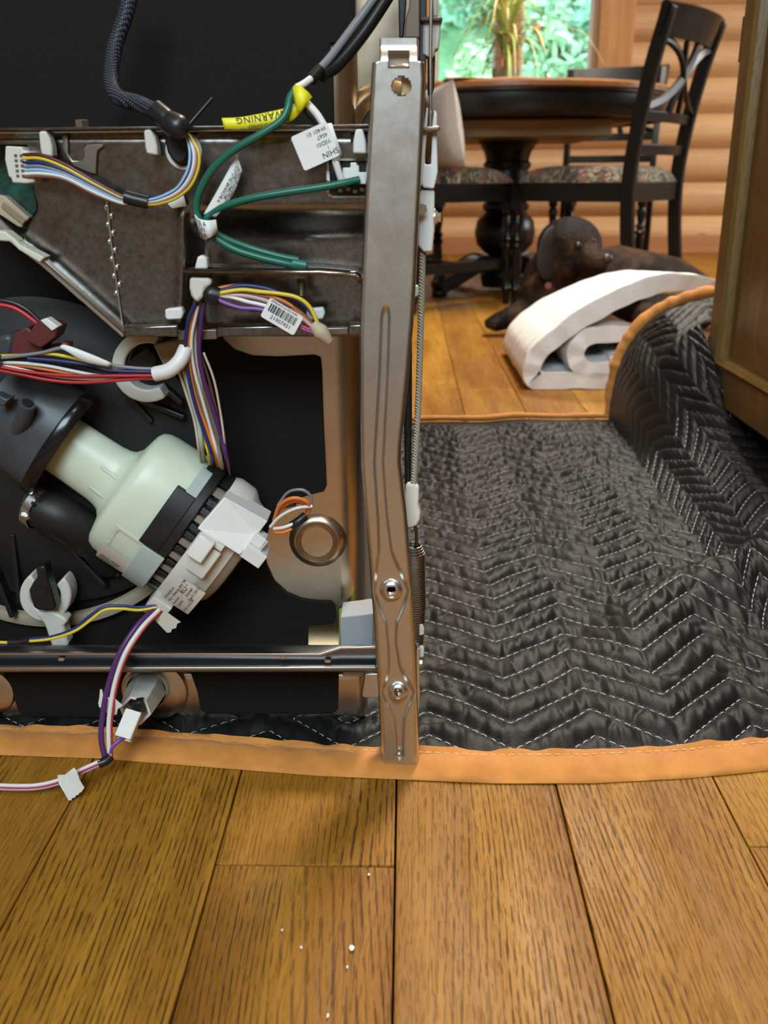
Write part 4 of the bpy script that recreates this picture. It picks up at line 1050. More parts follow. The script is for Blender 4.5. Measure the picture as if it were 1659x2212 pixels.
# a second rail stands on the far left side of the machine, out of the picture; cross bar joins them
xs = [-200, 0, 300, 688, 734, 815]; jog = [0, 0, 0, 0, -15, -15]
G = []
sec = [(.700, 1393, 0), (.668, 1396, .0), (.6575, 1409, 1), (.656, 1412, 1), (.6555, 1416, 1), (.6590, 1440, 0), (.6575, 1444, 0), (.650, 1445, 0), (.6490, 1448, 0), (.6500, 1451, 0), (.660, 1452, 0), (.700, 1452, 0)]
for x, jg in zip(xs, jog):
    G.append([at(x, y+(jg if f else 0), Yq) for (Yq, y, f) in sec])
bar_t = NT('black_zinc'); bar_t.set(color=(.20, .205, .21), metal=1.0, rough=.38)
cbar = MB().grid(G).build('cross_bar', bar_t.m, dw, smooth=35)
pris('bar_trim', [(-200, 1410), (690, 1412), (735, 1398), (812, 1397), (812, 1402), (737, 1403), (692, 1417), (-200, 1415)], .6545, .003, M_BRIGHT, cbar, .0004)
pris('bar_trim', [(-200, 1443), (812, 1441), (812, 1446), (-200, 1451)], .6485, .004, plain('lip_zinc', (.55, .54, .52), .35, 1.0), cbar, .0006)
for (x, y) in ((132, 1425), (612, 1421), (708, 1429)):
    pris('bar_hole', [(x+7*math.cos(q*.524), y+3.2*math.sin(q*.524)) for q in range(12)], .6535, .001, plain('hole_tan', (.32, .21, .11), .5), cbar, 0)
pris('foot_tab', [(789, 1456), (830, 1455), (830, 1507), (786, 1507), (782, 1502)], .652, .002, M_BRIGHT, dw, .0006)

# ---- circulation pump: everything turned on one axis
O = at(277, 1056, .708); AXP = (.829, .559)
pA = at(277+AXP[0]*100, 1056+AXP[1]*100, .708); AX = (pA-O).normalized(); SPX = (pA-O).length/100
PT = Vector((AX.z*-1, 0, AX.x)); PT = PT if PT.z > 0 else -PT     # across the axis, up and to the right
SQ = .72
def pst(s, t, y=0.0): return O + AX*(s*SPX) + PT*(t*SPX) + Vector((0, y*SPX, 0))
def surf_pt(s, t, r, lift=0.0):
    return pst(s, t, -(math.sqrt(max(0, r*r-t*t))*SQ+lift/SPX))
pump = part_group('circulation_pump', dw, 'pale nylon pump with black flange and white motor cap')
def plathe(name, prof, mat, n=56, smooth=40): 
    m = MB(); m.lathe([(s*SPX, r*SPX) for s, r in prof], O, AX, n=n, squash=((0, 1, 0), SQ), caps=False); return m.build(name, mat, pump, smooth=smooth)
plathe('inlet_housing', [(-330, 0), (-330, 90), (-275, 108), (-262, 116), (-250, 122), (-182, 126), (-178, 131), (-162, 131), (-160, 122), (-170, 116), (-172, 60)], M_GREY)
plathe('inlet_rim', [(-186, 126), (-186, 133), (-180, 136), (-162, 136), (-157, 132), (-157, 122)], plain('gloss_black', (.008, .008, .009), .2))
plathe('nylon_housing', [(-172, 68), (-60, 72), (-42, 75), (-30, 80), (-20, 94), (-15, 118), (-11, 138), (-4, 150), (10, 157), (28, 160), (60, 161), (112, 164), (114, 168), (124, 168), (126, 150)], M_NYLON)
# rib and notch on the nylon housing
for (s0, s1, t0, t1) in ((-70, 2, -28, -22), (-70, 2, 26, 32)):
    m = MB(); m.prism([surf_pt(s0, t0, 74, 0), surf_pt(s1, t0, 74, .004), surf_pt(s1, t1, 74, .004), surf_pt(s0, t1, 74, 0)], (0, .006, 0)); m.build('housing_rib', M_NYLON, pump, smooth=0, bevel=.0008)
m = MB(); m.prism([surf_pt(30, -88, 161, .0008), surf_pt(38, -88, 161, .0008), surf_pt(38, -38, 161, .001), surf_pt(98, -38, 164, .001), surf_pt(98, -30, 164, .001), surf_pt(30, -30, 161, .001)], (0, .005, 0)); m.build('housing_rib', M_NYLON, pump, smooth=0, bevel=.0006)
plathe('flange', [(110, 150), (112, 172), (148, 173), (152, 166), (152, 120)], M_BLK)
def band(name, s0, s1, t0, t1, r, mat, lift, th=.004, n=14, bev=.0006):
    """curved plate hugging the pump"""
    m = MB(); A, Bq = [], []
    for i in range(n+1):
        t = t0+(t1-t0)*i/n; A.append((surf_pt(s0, t, r, lift), surf_pt(s1, t, r, lift)))
    vs = [p for a in A for p in a]; vs2 = [p+Vector((0, th, 0)) for p in vs]; k = len(vs)
    f = [(2*i, 2*i+1, 2*i+3, 2*i+2) for i in range(n)] + [(k+2*i+2, k+2*i+3, k+2*i+1, k+2*i) for i in range(n)]
    f += [(2*i, 2*i+2, k+2*i+2, k+2*i) for i in range(n)] + [(2*i+3, 2*i+1, k+2*i+1, k+2*i+3) for i in range(n)] + [(0, k, k+1, 1), (2*n, 2*n+1, k+2*n+1, k+2*n)]
    m.add(vs+vs2, f); return m.build(name, mat, pump, smooth=40, bevel=bev)
band('flange_shoulder', 84, 130, -28, 112, 170, M_BLK, .002)
band('flange_tab', 96, 150, -166, -30, 171, M_CLEAR, .0025, .003)
band('flange_tab', 104, 130, 112, 160, 171, M_CLEAR, .002, .003)
# stator with teeth
plathe('stator', [(150, 148), (178, 148)], plain('stator_dark', (.02, .018, .017), .5))
st_m = [plain('winding_black', (.015, .015, .016), .45, nscale=400, namp=.5, bump=.5), plain('winding_tan', (.22, .18, .14), .6)]
for i, t in enumerate(range(-150, 160, 19)):
    band('stator_tooth', 152, 178, t-7, t+6, 158, st_m[0 if i % 3 else 1] if t > 30 else st_m[1 if i % 2 else 0], .001, .004, n=3, bev=.0004)
plathe('motor_cap', [(176, 140), (177, 162), (190, 167), (226, 166), (236, 160), (246, 150), (262, 142), (266, 128), (280, 112), (286, 88), (289, 0)], M_WHT2)
band('cap_block', 196, 240, -20, 52, 168, M_WHT2, .004, .01, bev=.0012); band('cap_block', 180, 236, 58, 72, 168, M_WHT2, .006, .01, bev=.0012)
band('cap_block', 178, 216, 18, 70, 168, M_WHT, .012, .012, bev=.0015)
# end block at the lower corner, taped
m = MB(); m.prism([pst(176, -178, -100), pst(224, -178, -100), pst(226, -128, -110), pst(178, -128, -110)], (0, .03, 0)); m.build('cap_block', M_WHT2, pump, smooth=0, bevel=.001)
m = MB(); tp = [pst(210, -172, -112), pst(248, -182, -112), pst(254, -176, -112), pst(252, -168, -112), pst(258, -160, -112), pst(254, -150, -112), pst(258, -142, -112), pst(216, -140, -112)]
m.prism(tp, (0, .0006, 0)); m.build('masking_tape', plain('masking_tape', (.60, .56, .48), .6), pump, smooth=0)
# connector socket and plug
def pbox(name, s0, s1, t0, t1, y0, y1, mat, bev=.0009):
    m = MB(); m.prism([pst(s0, t0, y0), pst(s1, t0, y0), pst(s1, t1, y0), pst(s0, t1, y0)], (0, (y1-y0)*SPX, 0)); return m.build(name, mat, pump, smooth=0, bevel=bev)
m = MB(); qs = [(168, 70), (272, 74), (279, 120), (279, 160), (176, 150)]
fr = [pst(s, t, -125 if t < 100 else -95) for s, t in qs]; bk_ = [pst(s, t, -30) for s, t in qs]
m.add(fr+bk_, [(0, 1, 2), (0, 2, 4), (2, 3, 4), (0, 5, 6, 1), (1, 6, 7, 2), (2, 7, 8, 3), (3, 8, 9, 4), (4, 9, 5, 0), (9, 8, 7, 6, 5)]); m.build('connector_socket', M_WHT, pump, smooth=0, bevel=.0008)
pbox('connector_plug', 272, 322, 68, 102, -118, -60, M_WHT); pbox('connector_plug', 272, 300, 102, 128, -105, -70, M_WHT)
for i in range(8): pbox('contact', 298, 304, 98+i*4.2, 100+i*4.2, -112, -108, M_WHT, 0)
# rating plate
def plate(s0, s1, t0, t1, r, lift, mat): return band('rating_label', s0, s1, t0, t1, r, mat, lift, .0004, n=16, bev=0)
plate(190, 262, -126, -40, 168, .0056, plain('label_silver', (.66, .60, .53), .45))
m = MB()
def txt(body, size, s, t, along='t', spacing=1.0):
    # reading direction along +t, lines step along +s
    text_geo(body, size*SPX, lambda x, y: surf_pt(s-y/SPX, t+x/SPX, 168, .0062), m, spacing=spacing)
txt('CPU40202-A', 8.5, 203, -120); txt('100V 3~  175Hz max  60W  T80', 7.8, 213, -122, spacing=.8); txt('Beckmann', 7.5, 224, -120); txt('1750759?'.replace('?', '1'), 7.5, 236, -120)
txt('IS 04 16 03 58', 8, 252, -120); txt('E350489', 8, 236, -76); txt('Class F (155 C)', 8.6, 246, -84, spacing=.9); txt('RU', 16, 226, -76); txt('us', 6, 220, -52); txt('c', 6, 227, -84)
m.build('lettering', M_INK, pump, smooth=0)
# housing label (blank where the square code sits)
band('housing_label', 26, 104, -157, -90, 166, plain('label_cream', (.66, .60, .52), .5), .0018, .0005, n=12, bev=0)
m = MB()
for i, tx in enumerate(('8000278 1.738.27000', 'B 260000041 20000', 'T 80 - 2008 0041')):
    text_geo(tx, 7.2*SPX, lambda x, y, i=i: surf_pt(34+x/SPX, -128-i*8+y/SPX*1.0, 166, .0021), m, spacing=.8)
m.build('lettering', M_INK, pump, smooth=0)
# rubber elbow and hose clamp under the inlet
m = MB(); m.tube(crom([at(70, 1090, .705), at(120, 1110, .70), at(165, 1135, .705), at(215, 1175, .72), at(240, 1210, .735)], 6), 47*PX, 24); m.build('rubber_elbow', M_RUB, pump, smooth=50)
ca, cb_ = at(84, 1095, .703), at(98, 1104, .701); axc = (cb_-ca).normalized()
m = MB(); m.lathe([(-.0038, 50*PX), (-.0036, 51.5*PX), (.0036, 51.5*PX), (.0038, 50*PX)], ca, axc, n=40, caps=False); m.build('hose_clamp', M_BRIGHT, pump, smooth=30)
for (x, y) in ((71, 1088), (79, 1076), (86, 1066)):
    MB().ball(at(x, y, .6845), (.0016, .001, .0022), 8).build('clamp_slot', M_RUB, pump)
m = MB(); m.lathe([(-.003, .0045), (.003, .0045)], at(56, 1112, .688), (1, 0, -.3), n=8); m.bx(at(48, 1122, .686), at(68, 1102, .692)); m.build('clamp_screw', M_BRIGHT, pump, smooth=30, bevel=.0005)
# little outlet tube on the inlet housing
m = MB(); m.tube(crom([at(58, 872, .668), at(48, 910, .676), at(20, 960, .69)], 5), 17*PX, 18); m.build('outlet_tube', M_GREY, pump, smooth=50)
MB().lathe([(.0002, 11*PX), (.0004, 0)], at(59, 870, .6675), (at(59, 870, .6675)-at(48, 910, .676)), n=18, caps=False).build('outlet_bore', M_RUB, pump)
pris('outlet_lug', [(-10, 850), (12, 862), (22, 860), (10, 876), (-10, 880)], .668, .012, M_GREY, dw, .001)

# ---- turn-lock feet of the sump
def lock(cx, cy, ro, ri, a0, a1, nm='turn_lock'):
    g = part_group(nm, dw)
    o = circ(cx, cy, ro, 30, math.radians(a0), math.radians(a1)); i = circ(cx, cy, ri, 30, math.radians(a1), math.radians(a0))
    pris('lock_ring', o+i, .706, .018, M_WHT2, g, .0016); return g
g = lock(97, 1288, 56, 33, -45, 235)
pris('lock_stalk', [(78, 1325), (112, 1320), (138, 1335), (146, 1344), (137, 1352), (148, 1392), (140, 1404), (114, 1405), (104, 1375), (96, 1350), (80, 1330)], .700, .014, M_WHT2, g, .0018)
pris('lock_key', [(76, 1226), (96, 1222), (102, 1250), (108, 1268), (120, 1308), (118, 1318), (84, 1320), (72, 1312), (62, 1276), (70, 1260), (80, 1248)], .692, .014, M_BLK, g, .0018)
pris('lock_slot', [(76, 1276), (96, 1270), (100, 1282), (78, 1288)], .6915, .001, M_RUB, g, 0)
g = lock(318, 792, 78, 50, 60, 292)
pris('lock_key', [(290, 770), (318, 750), (336, 768), (340, 782), (310, 806), (268, 792)], .705, .012, M_BLK, g, .0015)
pris('lock_stalk', [(330, 745), (398, 730), (404, 762), (352, 790)], .702, .012, plain('frosted_grey', (.40, .38, .34), .5), g, .0015)

# ---- drain nozzle under the cross bar, with the loose plug
nz = part_group('drain_nozzle', dw)
n0, n1 = at(322, 1480, .698), at(292, 1536, .648); ax = (n1-n0).normalized(); Ln = (n1-n0).length
MB().lathe([(-.012, .030), (-.004, .022), (0, .0195), (.008, .0185), (.012, .017)], n0, ax, n=36, caps=False).build('nozzle_base', M_WHT2, nz, smooth=50)
m = MB(); m.lathe([(.008, .0168), (Ln, .0132), (Ln, .0108), (Ln-.02, .0105)], n0, ax, n=6, caps=False); m.build('hex_nozzle', M_WHT2, nz, smooth=20, bevel=.0006)
MB().lathe([(Ln-.018, .0107), (Ln-.0178, 0)], n0, ax, n=16, caps=False).build('nozzle_bore', plain('bore', (.10, .085, .07), .6), nz)
pris('nozzle_tongue', [(289, 1518), (306, 1516), (302, 1540), (283, 1540)], .640, .008, M_RUB, nz, .001)
a, b = at(290, 1538, .637), at(266, 1596, .620); dr = (b-a).normalized()
m = MB(); w, h_, t_ = .0118, .0085, .0011
for (o1, o2, ww, hh) in ((0, h_/2, w, t_), (0, -h_/2, w, t_), (w/2, 0, t_, h_), (-w/2, 0, t_, h_)):
    x_ = dr.cross(Vector((0, -1, .35))).normalized(); y_ = x_.cross(dr).normalized()
    m.sweep([a+x_*o1+y_*o2, b+x_*o1+y_*o2], [(-ww/2, -hh/2), (ww/2, -hh/2), (ww/2, hh/2), (-ww/2, hh/2)], tuple(y_))
m.build('loose_plug', M_WHT, nz, smooth=0, bevel=.0003)
# tub humps around the nozzle, left of frame
m = MB(); m.lathe([(-.002, .030), (.004, .028), (.006, .022), (.006, 0)], at(335, 1488, YL), NEGY, n=32, caps=False); m.build('tub_boss', M_INOX, dw, smooth=50)
m = MB(); m.lathe([(-.002, .024), (.004, .022), (.0055, .017), (.0055, 0)], at(-22, 1490, YL), NEGY, n=32, caps=False); m.build('tub_boss', M_INOX, dw, smooth=50)

# ---- door spring, cord and pulley on the machine's right side
sg = part_group('door_spring', dw, 'grey steel coil spring with cord, toggle and white pulley')
m = MB(); pts = []
turns = 46
for i in range(turns*12+1):
    t = i/(turns*12); an = 2*math.pi*i/12
    y = 1176+ (1405-1176)*t; cx = float(np.interp(y, [1176, 1300, 1405], [893, 896, 890])); r = .0085*min(1, .62+t*4.5)
    c = at(cx, y, .672); pts.append(c+Vector((r*math.cos(an), r*math.sin(an), 0)))
m.tube(pts, .00085, 6); m.build('coil', plain('spring_steel', (.30, .29, .27), .38, 1.0), sg, smooth=60)
m = MB(); m.tube(crom([at(884, 1118, .664), at(893, 1128, .662), at(899, 1150, .664), at(899, 1175, .668), at(893, 1186, .67)], 6), .0013, 8); m.build('coil_hook', plain('spring_steel2', (.12, .12, .12), .4, 1.0), sg, smooth=60)
pris('cord_toggle', [(876, 1050), (882, 1046), (896, 1045), (905, 1053), (905, 1072), (903, 1090), (908, 1104), (907, 1122), (900, 1136), (884, 1142), (878, 1138), (876, 1112), (873, 1086)], .660, .007, plain('milky_plastic', (.80, .76, .66), .35, sss=.2), sg, .0016)
rope = NT('braided_cord'); rv = rope.coords(); wv_ = rope.n('TexWave', {'Vector': rv, 'Scale': 260.0, 'Distortion': 3.0}, bands_direction='DIAGONAL').outputs[1]
rope.set(color=rope.ramp(wv_, (.1, (.34, .30, .22)), (.8, (.62, .57, .45))), rough=.8); rope.bump(wv_, .8, .001)
m = MB(); m.tube(crom([at(922, 380, .668), at(918, 450, .667), at(914, 520, .667), at(909, 700, .665), at(903, 880, .664), at(893, 1050, .663)], 8), 6.6*PX, 10); m.build('cord', rope.m, sg, smooth=60)
pris('pulley_arm', [(921, 233), (925, 233), (921, 300), (912, 400), (908, 402), (912, 300)], .655, .01, M_WHT, sg, .0008)
pris('pulley_arm', [(938, 236), (944, 245), (944, 300), (946, 370), (943, 385), (938, 408), (914, 406), (908, 385), (911, 350), (918, 330), (918, 355), (932, 355), (934, 270)], .657, .012, M_WHT, sg, .001)
pris('pulley_block', [(905, 420), (912, 410), (936, 408), (939, 416), (938, 500), (934, 544), (915, 545), (902, 530)], .660, .012, plain('milky_plastic2', (.72, .70, .66), .4), sg, .0012)
pris('pulley_bracket', [(914, 273), (950, 272), (950, 282), (914, 283)], .650, .012, M_DKMETAL, sg, .0008)
m = MB(); b_ = at(938, 470, .666); m.lathe([(0, .0046), (.0022, .0046), (.0024, .0034), (.0046, .0034)], b_, (1, -.1, 0), n=6); m.lathe([(0, .0062), (.0008, .0062)], b_, (1, -.1, 0), n=20); m.build('hex_bolt', M_BRIGHT, sg, smooth=20)
m = MB(); b_ = at(909, 452, .655); m.lathe([(0, .0038), (.003, .0038)], b_, (.3, -1, 0), n=6); m.build('hex_bolt', M_BRIGHT, sg, smooth=20)
pris('side_clip', [(895, 618), (903, 617), (905, 630), (902, 642), (894, 642)], .664, .008, M_WHT, sg, .001)
for (x, y) in ((911, 1362), (911, 1410)): pris('side_clip', [(x-6, y-14), (x+2, y-12), (x+5, y-4), (x+5, y+10), (x-6, y+12)], .664, .008, M_WHT, sg, .001)
m = MB(); m.lathe([(0, .003), (.003, .003)], at(905, 1432, .66), (1, -.2, 0), n=6); m.build('hex_bolt', M_BRIGHT, sg, smooth=20)
pris('side_trim', [(899, 1402), (906, 1400), (907, 1500), (902, 1560), (900, 1500)], .656, .01, M_BRIGHT, sg, .0005)
pris('side_seal', [(878, 640), (890, 640), (890, 900), (886, 1140), (876, 1140), (872, 900)], .672, .02, M_RUB, dw, .002)
# hinge plates and rod at the upper right
hg = part_group('door_hinge', dw)
pris('hinge_plate', [(884, -30), (907, -30), (907, 82), (874, 82), (876, 40), (884, 15)], .672, .006, plain('hinge_brown', (.16, .115, .085), .45, .6), hg, .0008)
pris('hinge_plate', [(906, -30), (922, -30), (921, 120), (918, 260), (910, 420), (905, 420), (905, 120)], .676, .02, M_RUB, hg, .0008)
pris('hinge_plate', [(860, -30), (880, -30), (872, 82), (862, 82)], .70, .02, M_RUB, hg, .001)
pris('label_block', [(911, 44), (954, 39), (953, 48), (948, 104), (940, 108), (936, 126), (910, 118)], .676, .014, plain('cream_block', (.55, .50, .42), .5), hg, .001)
pris('label_block', [(908, 36), (956, 36), (956, 46), (908, 46)], .672, .018, plain('brown_cap', (.07, .05, .035), .5), hg, .001)
pris('label_block', [(934, -30), (946, -30), (946, 36), (936, 36)], .680, .01, plain('cream_block', (.55, .50, .42), .5), hg, .001)
pris('side_seal', [(924, 120), (940, 118), (938, 190), (934, 205), (924, 205)], .682, .01, M_RUB, hg, .001)
m = MB(); m.tube([at(932, -40, .668), at(930, 120, .668), at(930, 275, .668)], .0011, 8); m.build('hinge_rod', M_RAIL, hg, smooth=60)

# ------------------------------------------------------------------ wiring of the dishwasher
WC = dict(yellow=(.72, .55, .03), navy=(.018, .03, .14), grey=(.22, .22, .24), ltblue=(.30, .50, .75), white=(.78, .77, .73), maroon=(.12, .015, .02), brown=(.22, .09, .06),
          pink=(.55, .36, .36), black=(.012, .012, .013), orange=(.75, .20, .03), purple=(.085, .025, .13), red=(.45, .02, .025), green=(.012, .13, .085), cream=(.62, .54, .42), violet=(.20, .08, .36), magenta=(.5, .03, .16), ltgreen=(.45, .52, .42))
def wm(c): return plain('wire_'+c, WC[c], .35)
def wire(g, pts, r, c, Y=.65, n=8, name='wire', mat=None):
    P = [at(p[0], p[1], p[2] if len(p) > 2 else Y) for p in pts]
    m = MB(); m.tube(crom(P, 7), r*PX, n); return m.build(name, mat or wm(c), g, smooth=60)
def sleeve(g, pts, r, mat=None, Y=.65, name='sleeve', n=14, sc=None):
    P = crom([at(p[0], p[1], p[2] if len(p) > 2 else Y) for p in pts], 6)
    m = MB(); m.tube(P, r*PX, n, scales=[float(np.interp(i/(len(P)-1), *sc)) for i in range(len(P))] if sc else None); return m.build(name, mat or plain('heat_shrink', (.012, .012, .013), .35), g, smooth=60)
TAPEM = plain('white_tape', (.78, .78, .74), .6)

# A: ribbon of coloured wires from the board connector, round to the braided sleeve
hA = part_group('board_harness', dw, 'coloured wire bundle ending in a black braided sleeve')
ca = [('maroon', 332, 0), ('yellow', 340, 1), ('navy', 349, 2), ('grey', 358, 3), ('ltblue', 366, 4), ('white', 374, 5), ('brown', 380, 6)]
lp = [(322, 438), (362, 430), (396, 408), (418, 380), (429, 345), (424, 315), (408, 292)]
for c, y, k in ca:
    a = k*3.2; dy = (k-3)
    wire(hA, [(50, y+2, .656), (90, y+2+(3-k)*.5, .652), (140, 358+k*5.5-abs(k-3), .650), (200, 390+k*4.6, .650), (255, 420+k*3.2, .651), (278, 428+k*2.4, .652)], 3.3, c)
oc = ['ltblue', 'navy', 'white', 'pink', 'brown', 'yellow']
for k, c in enumerate(oc):
    o = (k-2.5)*4.6
    P_ = [(316, 434+k*1.6, .652), (345, 433+o*.55, .650), (380, 418+o*.8, .649), (404+o*.6, 394+o*.7, .648), (418+o*.85, 362+o*.2, .648), (420+o*.8, 330, .649), (411+o*.45, 304, .651), (401+o*.2, 288, .654)]
    wire(hA, P_, 3.4, c)
sleeve(hA, [(270, 425), (290, 431), (320, 438)], 12, Y=.6515)
bs = NT('braided_sleeve'); bv_ = bs.coords(); w1 = bs.n('TexWave', {'Vector': bv_, 'Scale': 210.0}, bands_direction='DIAGONAL').outputs[1]
w2 = bs.n('TexWave', {'Vector': bs.n('Mapping', {0: bv_, 'Rotation': (0, math.radians(90), 0)}).outputs[0], 'Scale': 210.0}, bands_direction='DIAGONAL').outputs[1]
wq = bs.math('MULTIPLY', w1, w2); bs.set(color=bs.ramp(wq, (.30, (.010, .012, .018)), (.75, (.10, .14, .22))), rough=.35); bs.bump(wq, .8, .001)
sleeve(hA, [(290, -40, .70), (272, 30, .695), (250, 95, .69), (241, 150, .682), (243, 190, .672), (258, 212, .664), (295, 222, .66), (330, 238, .655), (345, 248, .652)], 14.5, bs.m, n=18, name='braided_sleeve')
sleeve(hA, [(336, 238, .654), (360, 258, .65), (380, 278, .648)], 19); sleeve(hA, [(362, 262, .648), (385, 276, .646), (398, 288, .648)], 23, name='strain_relief', sc=([0, .5, 1], [.9, 1.05, .7]))
pris('strain_relief', [(352, 288), (372, 282), (404, 300), (410, 330), (398, 352), (380, 354), (362, 330)], .660, .012, M_BLK, hA, .0015)
wire(hA, [(398, 282, .652), (425, 250, .655), (458, 212, .66)], 3.6, 'black', name='cable_tie_tail')
pris('tape_flag', [(362, 440), (396, 420), (403, 445), (372, 450)], .6625, .0005, TAPEM, hA, 0)

# B: mains lead, ground wires and their tags
hB = part_group('mains_lead', dw, 'grey and black mains lead with green ground wires and paper tags')
wire(hB, [(860, -90, .72), (812, -10, .70), (760, 62, .69), (715, 122, .676), (690, 150, .668)], 8, 'grey')
wire(hB, [(885, -90, .725), (835, -5, .705), (782, 75, .694), (728, 140, .68), (694, 164, .67)], 13, 'black')
sleeve(hB, [(692, 150, .668), (672, 172, .662)], 11)
wire(hB, [(672, 170, .660), (655, 182, .656), (640, 190, .652)], 6.5, 'white')
wire(hB, [(640, 200, .652), (662, 222, .650), (688, 252, .649), (708, 290, .648), (722, 340, .648), (736, 385, .650), (746, 400, .652)], 6.8, 'white')
wire(hB, [(642, 214, .653), (662, 238, .652), (684, 262, .652), (704, 300, .651), (716, 340, .650), (719, 372, .650), (720, 392, .651)], 6.6, 'black')
wire(hB, [(640, 192, .652), (626, 212, .648), (621, 236, .645), (605, 262, .643), (560, 292, .642), (508, 322, .643), (462, 362, .645), (434, 408, .648), (424, 446, .650), (430, 474, .650), (450, 502, .650), (500, 536, .650), (560, 556, .650), (610, 568, .650), (652, 577, .652)], 7.0, 'green', n=12)
wire(hB, [(776, 388, .651), (740, 396, .647), (690, 405, .645), (620, 415, .645), (550, 427, .646), (495, 442, .648), (460, 458, .650), (446, 474, .650), (452, 494, .652), (485, 515, .654), (540, 536, .656), (600, 553, .656), (645, 562, .655)], 6.8, 'green', n=12)
sleeve(hB, [(632, 569, .652), (662, 574, .652)], 9, plain('terminal_green', (.02, .17, .12), .4))
YEL = plain('yellow_tag', (.88, .80, .02), .45)
def ribbon(g, name, pts_a, pts_b, mat, th=.0005):
    A = crom([at(*p) for p in pts_a], 6); Bq = crom([at(*p) for p in pts_b], 6)
    m = MB(); m.grid([A, [a.lerp(b, .5) for a, b in zip(A, Bq)], Bq]); o = m.build(name, mat, g, smooth=60)
    s = o.modifiers.new('solid', 'SOLIDIFY'); s.thickness = th; return o, A, Bq
_, YA, YB = ribbon(hB, 'paper_tag', [(479, 255, .648), (520, 253, .648), (575, 243, .648), (620, 232, .649), (648, 215, .651)], [(485, 279, .648), (525, 280, .648), (580, 276, .648), (628, 262, .649), (660, 232, .651)], YEL)
ribbon(hB, 'paper_tag', [(634, 186, .645), (646, 184, .643), (662, 196, .643), (674, 210, .646)], [(634, 206, .647), (640, 232, .643), (650, 240, .642), (660, 226, .644)], YEL)
def on_grid(A, Bq, lift=.0012, flip=False):
    la = [0]
    for a, b in zip(A[:-1], A[1:]): la.append(la[-1]+(b-a).length)
    tot = la[-1]; wid = (A[len(A)//2]-Bq[len(A)//2]).length
    def f(x, y):
        q = tot-x if flip else x
        i = min(max(0, int(np.searchsorted(la, q))-1), len(A)-2); t = (q-la[i])/max(1e-9, la[i+1]-la[i])
        a = A[i].lerp(A[i+1], t); b = Bq[i].lerp(Bq[i+1], t); w = y/wid
        p = a.lerp(b, w) if flip else b.lerp(a, w)
        return p+Vector((0, -lift, 0))
    return f, tot, wid
f, tot, wid = on_grid(YA, YB, flip=True); m = MB()
text_geo('WARNING', .0062, lambda x, y: f(x+.012, y+.0003), m, spacing=1.1)
for k, s in enumerate(('Ground wire must be connected to the', 'cabinet before using the appliance.', 'Failure to do so can cause shock')): text_geo(s, .0021, lambda x, y, k=k: f(x+.010, y+.0062-k*0+k*-.0+.0022*(k-.0)*.0+k*.0021*-0+.0020*(2-k)*.55), m, spacing=.95)
m.build('lettering', M_INK, hB, smooth=0)
def flat_tag(g, name, cx, cy, Y, w, h, ang, mat, corner=.0015, lines=(), pxm=None):
    """paper tag facing the camera; w,h in px, lines: (text, size px, x px, y px) from the centre"""
    c = at(cx, cy, Y); q = math.radians(ang); ex = Vector((math.cos(q), 0, math.sin(q))); ez = Vector((-math.sin(q), 0, math.cos(q))); k = (at(cx+50, cy, Y)-c).length/50
    pts = [c+ex*(x*k)+ez*(y*k) for x, y in rrect(-w/2, -h/2, w/2, h/2, 5, 3)]
    m = MB(); m.prism(pts, (0, .0004, 0)); o = m.build(name, mat, g, smooth=0)
    t = MB()
    for (s, size, x, y) in lines:
        if s == '|':
            r = random.Random(11); xx = x
            while xx < x+size:
                ww = r.choice((1.1, 1.1, 2.0, 2.9)); t.add([c+ex*(a*k)+ez*(b*k)+Vector((0, -.0003, 0)) for a, b in ((xx, y), (xx+ww, y), (xx+ww, y+18), (xx, y+18))], [(0, 1, 2, 3)]); xx += ww+r.choice((1.1, 1.4, 2.2))
        else:
            fl = -1 if s.startswith('~') else 1; s2 = s.lstrip('~')
            text_geo(s2, size*k, lambda a, b: c+ex*(x*k+a*fl)+ez*(y*k+b*fl)+Vector((0, -.0003, 0)), t)
    if lines: t.build('lettering', M_INK, g, smooth=0)
    return o
flat_tag(hB, 'paper_tag', 681, 316, .6445, 84, 74, 22, M_LBL, lines=(('~SHIN', 17, 44, -19), ('~W401 01', 12, 36, 30), ('~4567', 12, 34, 17), ('~Y0D01', 12, 36, 3), ('~1', 10, 28, -9)))
ribbon(hB, 'paper_tag', [(690, 278, .6462), (704, 268, .6462), (716, 266, .6475)], [(722, 350, .6462), (732, 342, .6462), (738, 332, .6475)], M_LBL)
_, A1, B1 = ribbon(hB, 'paper_tag', [(440, 462, .649), (462, 425, .648), (484, 385, .648), (512, 334, .650)], [(466, 470, .649), (490, 440, .648), (508, 410, .648), (523, 368, .650)], M_LBL)
f, tot, wid = on_grid(A1, B1); m = MB()
for k, s in enumerate(('MUST BE CONNECTED', 'SE DEBE CONECTAR', 'DOIT ETRE BRANCHE A')): text_geo(s, .0031, lambda x, y, k=k: (lambda p: p)(f(tot-.002-x, wid*.16+k*.0031*0+wid*.26*k-y)), m, spacing=.92)
m.build('lettering', M_INK, hB, smooth=0)
_, A2, B2 = ribbon(hB, 'paper_tag', [(421, 462, .648), (430, 472, .6425), (448, 476, .641), (466, 474, .645)], [(434, 512, .648), (442, 516, .6425), (456, 512, .641), (470, 500, .645)], M_LBL)
f, tot, wid = on_grid(A2, B2); m = MB()
for k, s in enumerate(('RELIA', 'CON', 'MISE A')): text_geo(s, .0042, lambda x, y, k=k: f(x+.001, .0008+wid*.3*k+y), m, spacing=.9)
m.build('lettering', M_INK, hB, smooth=0)

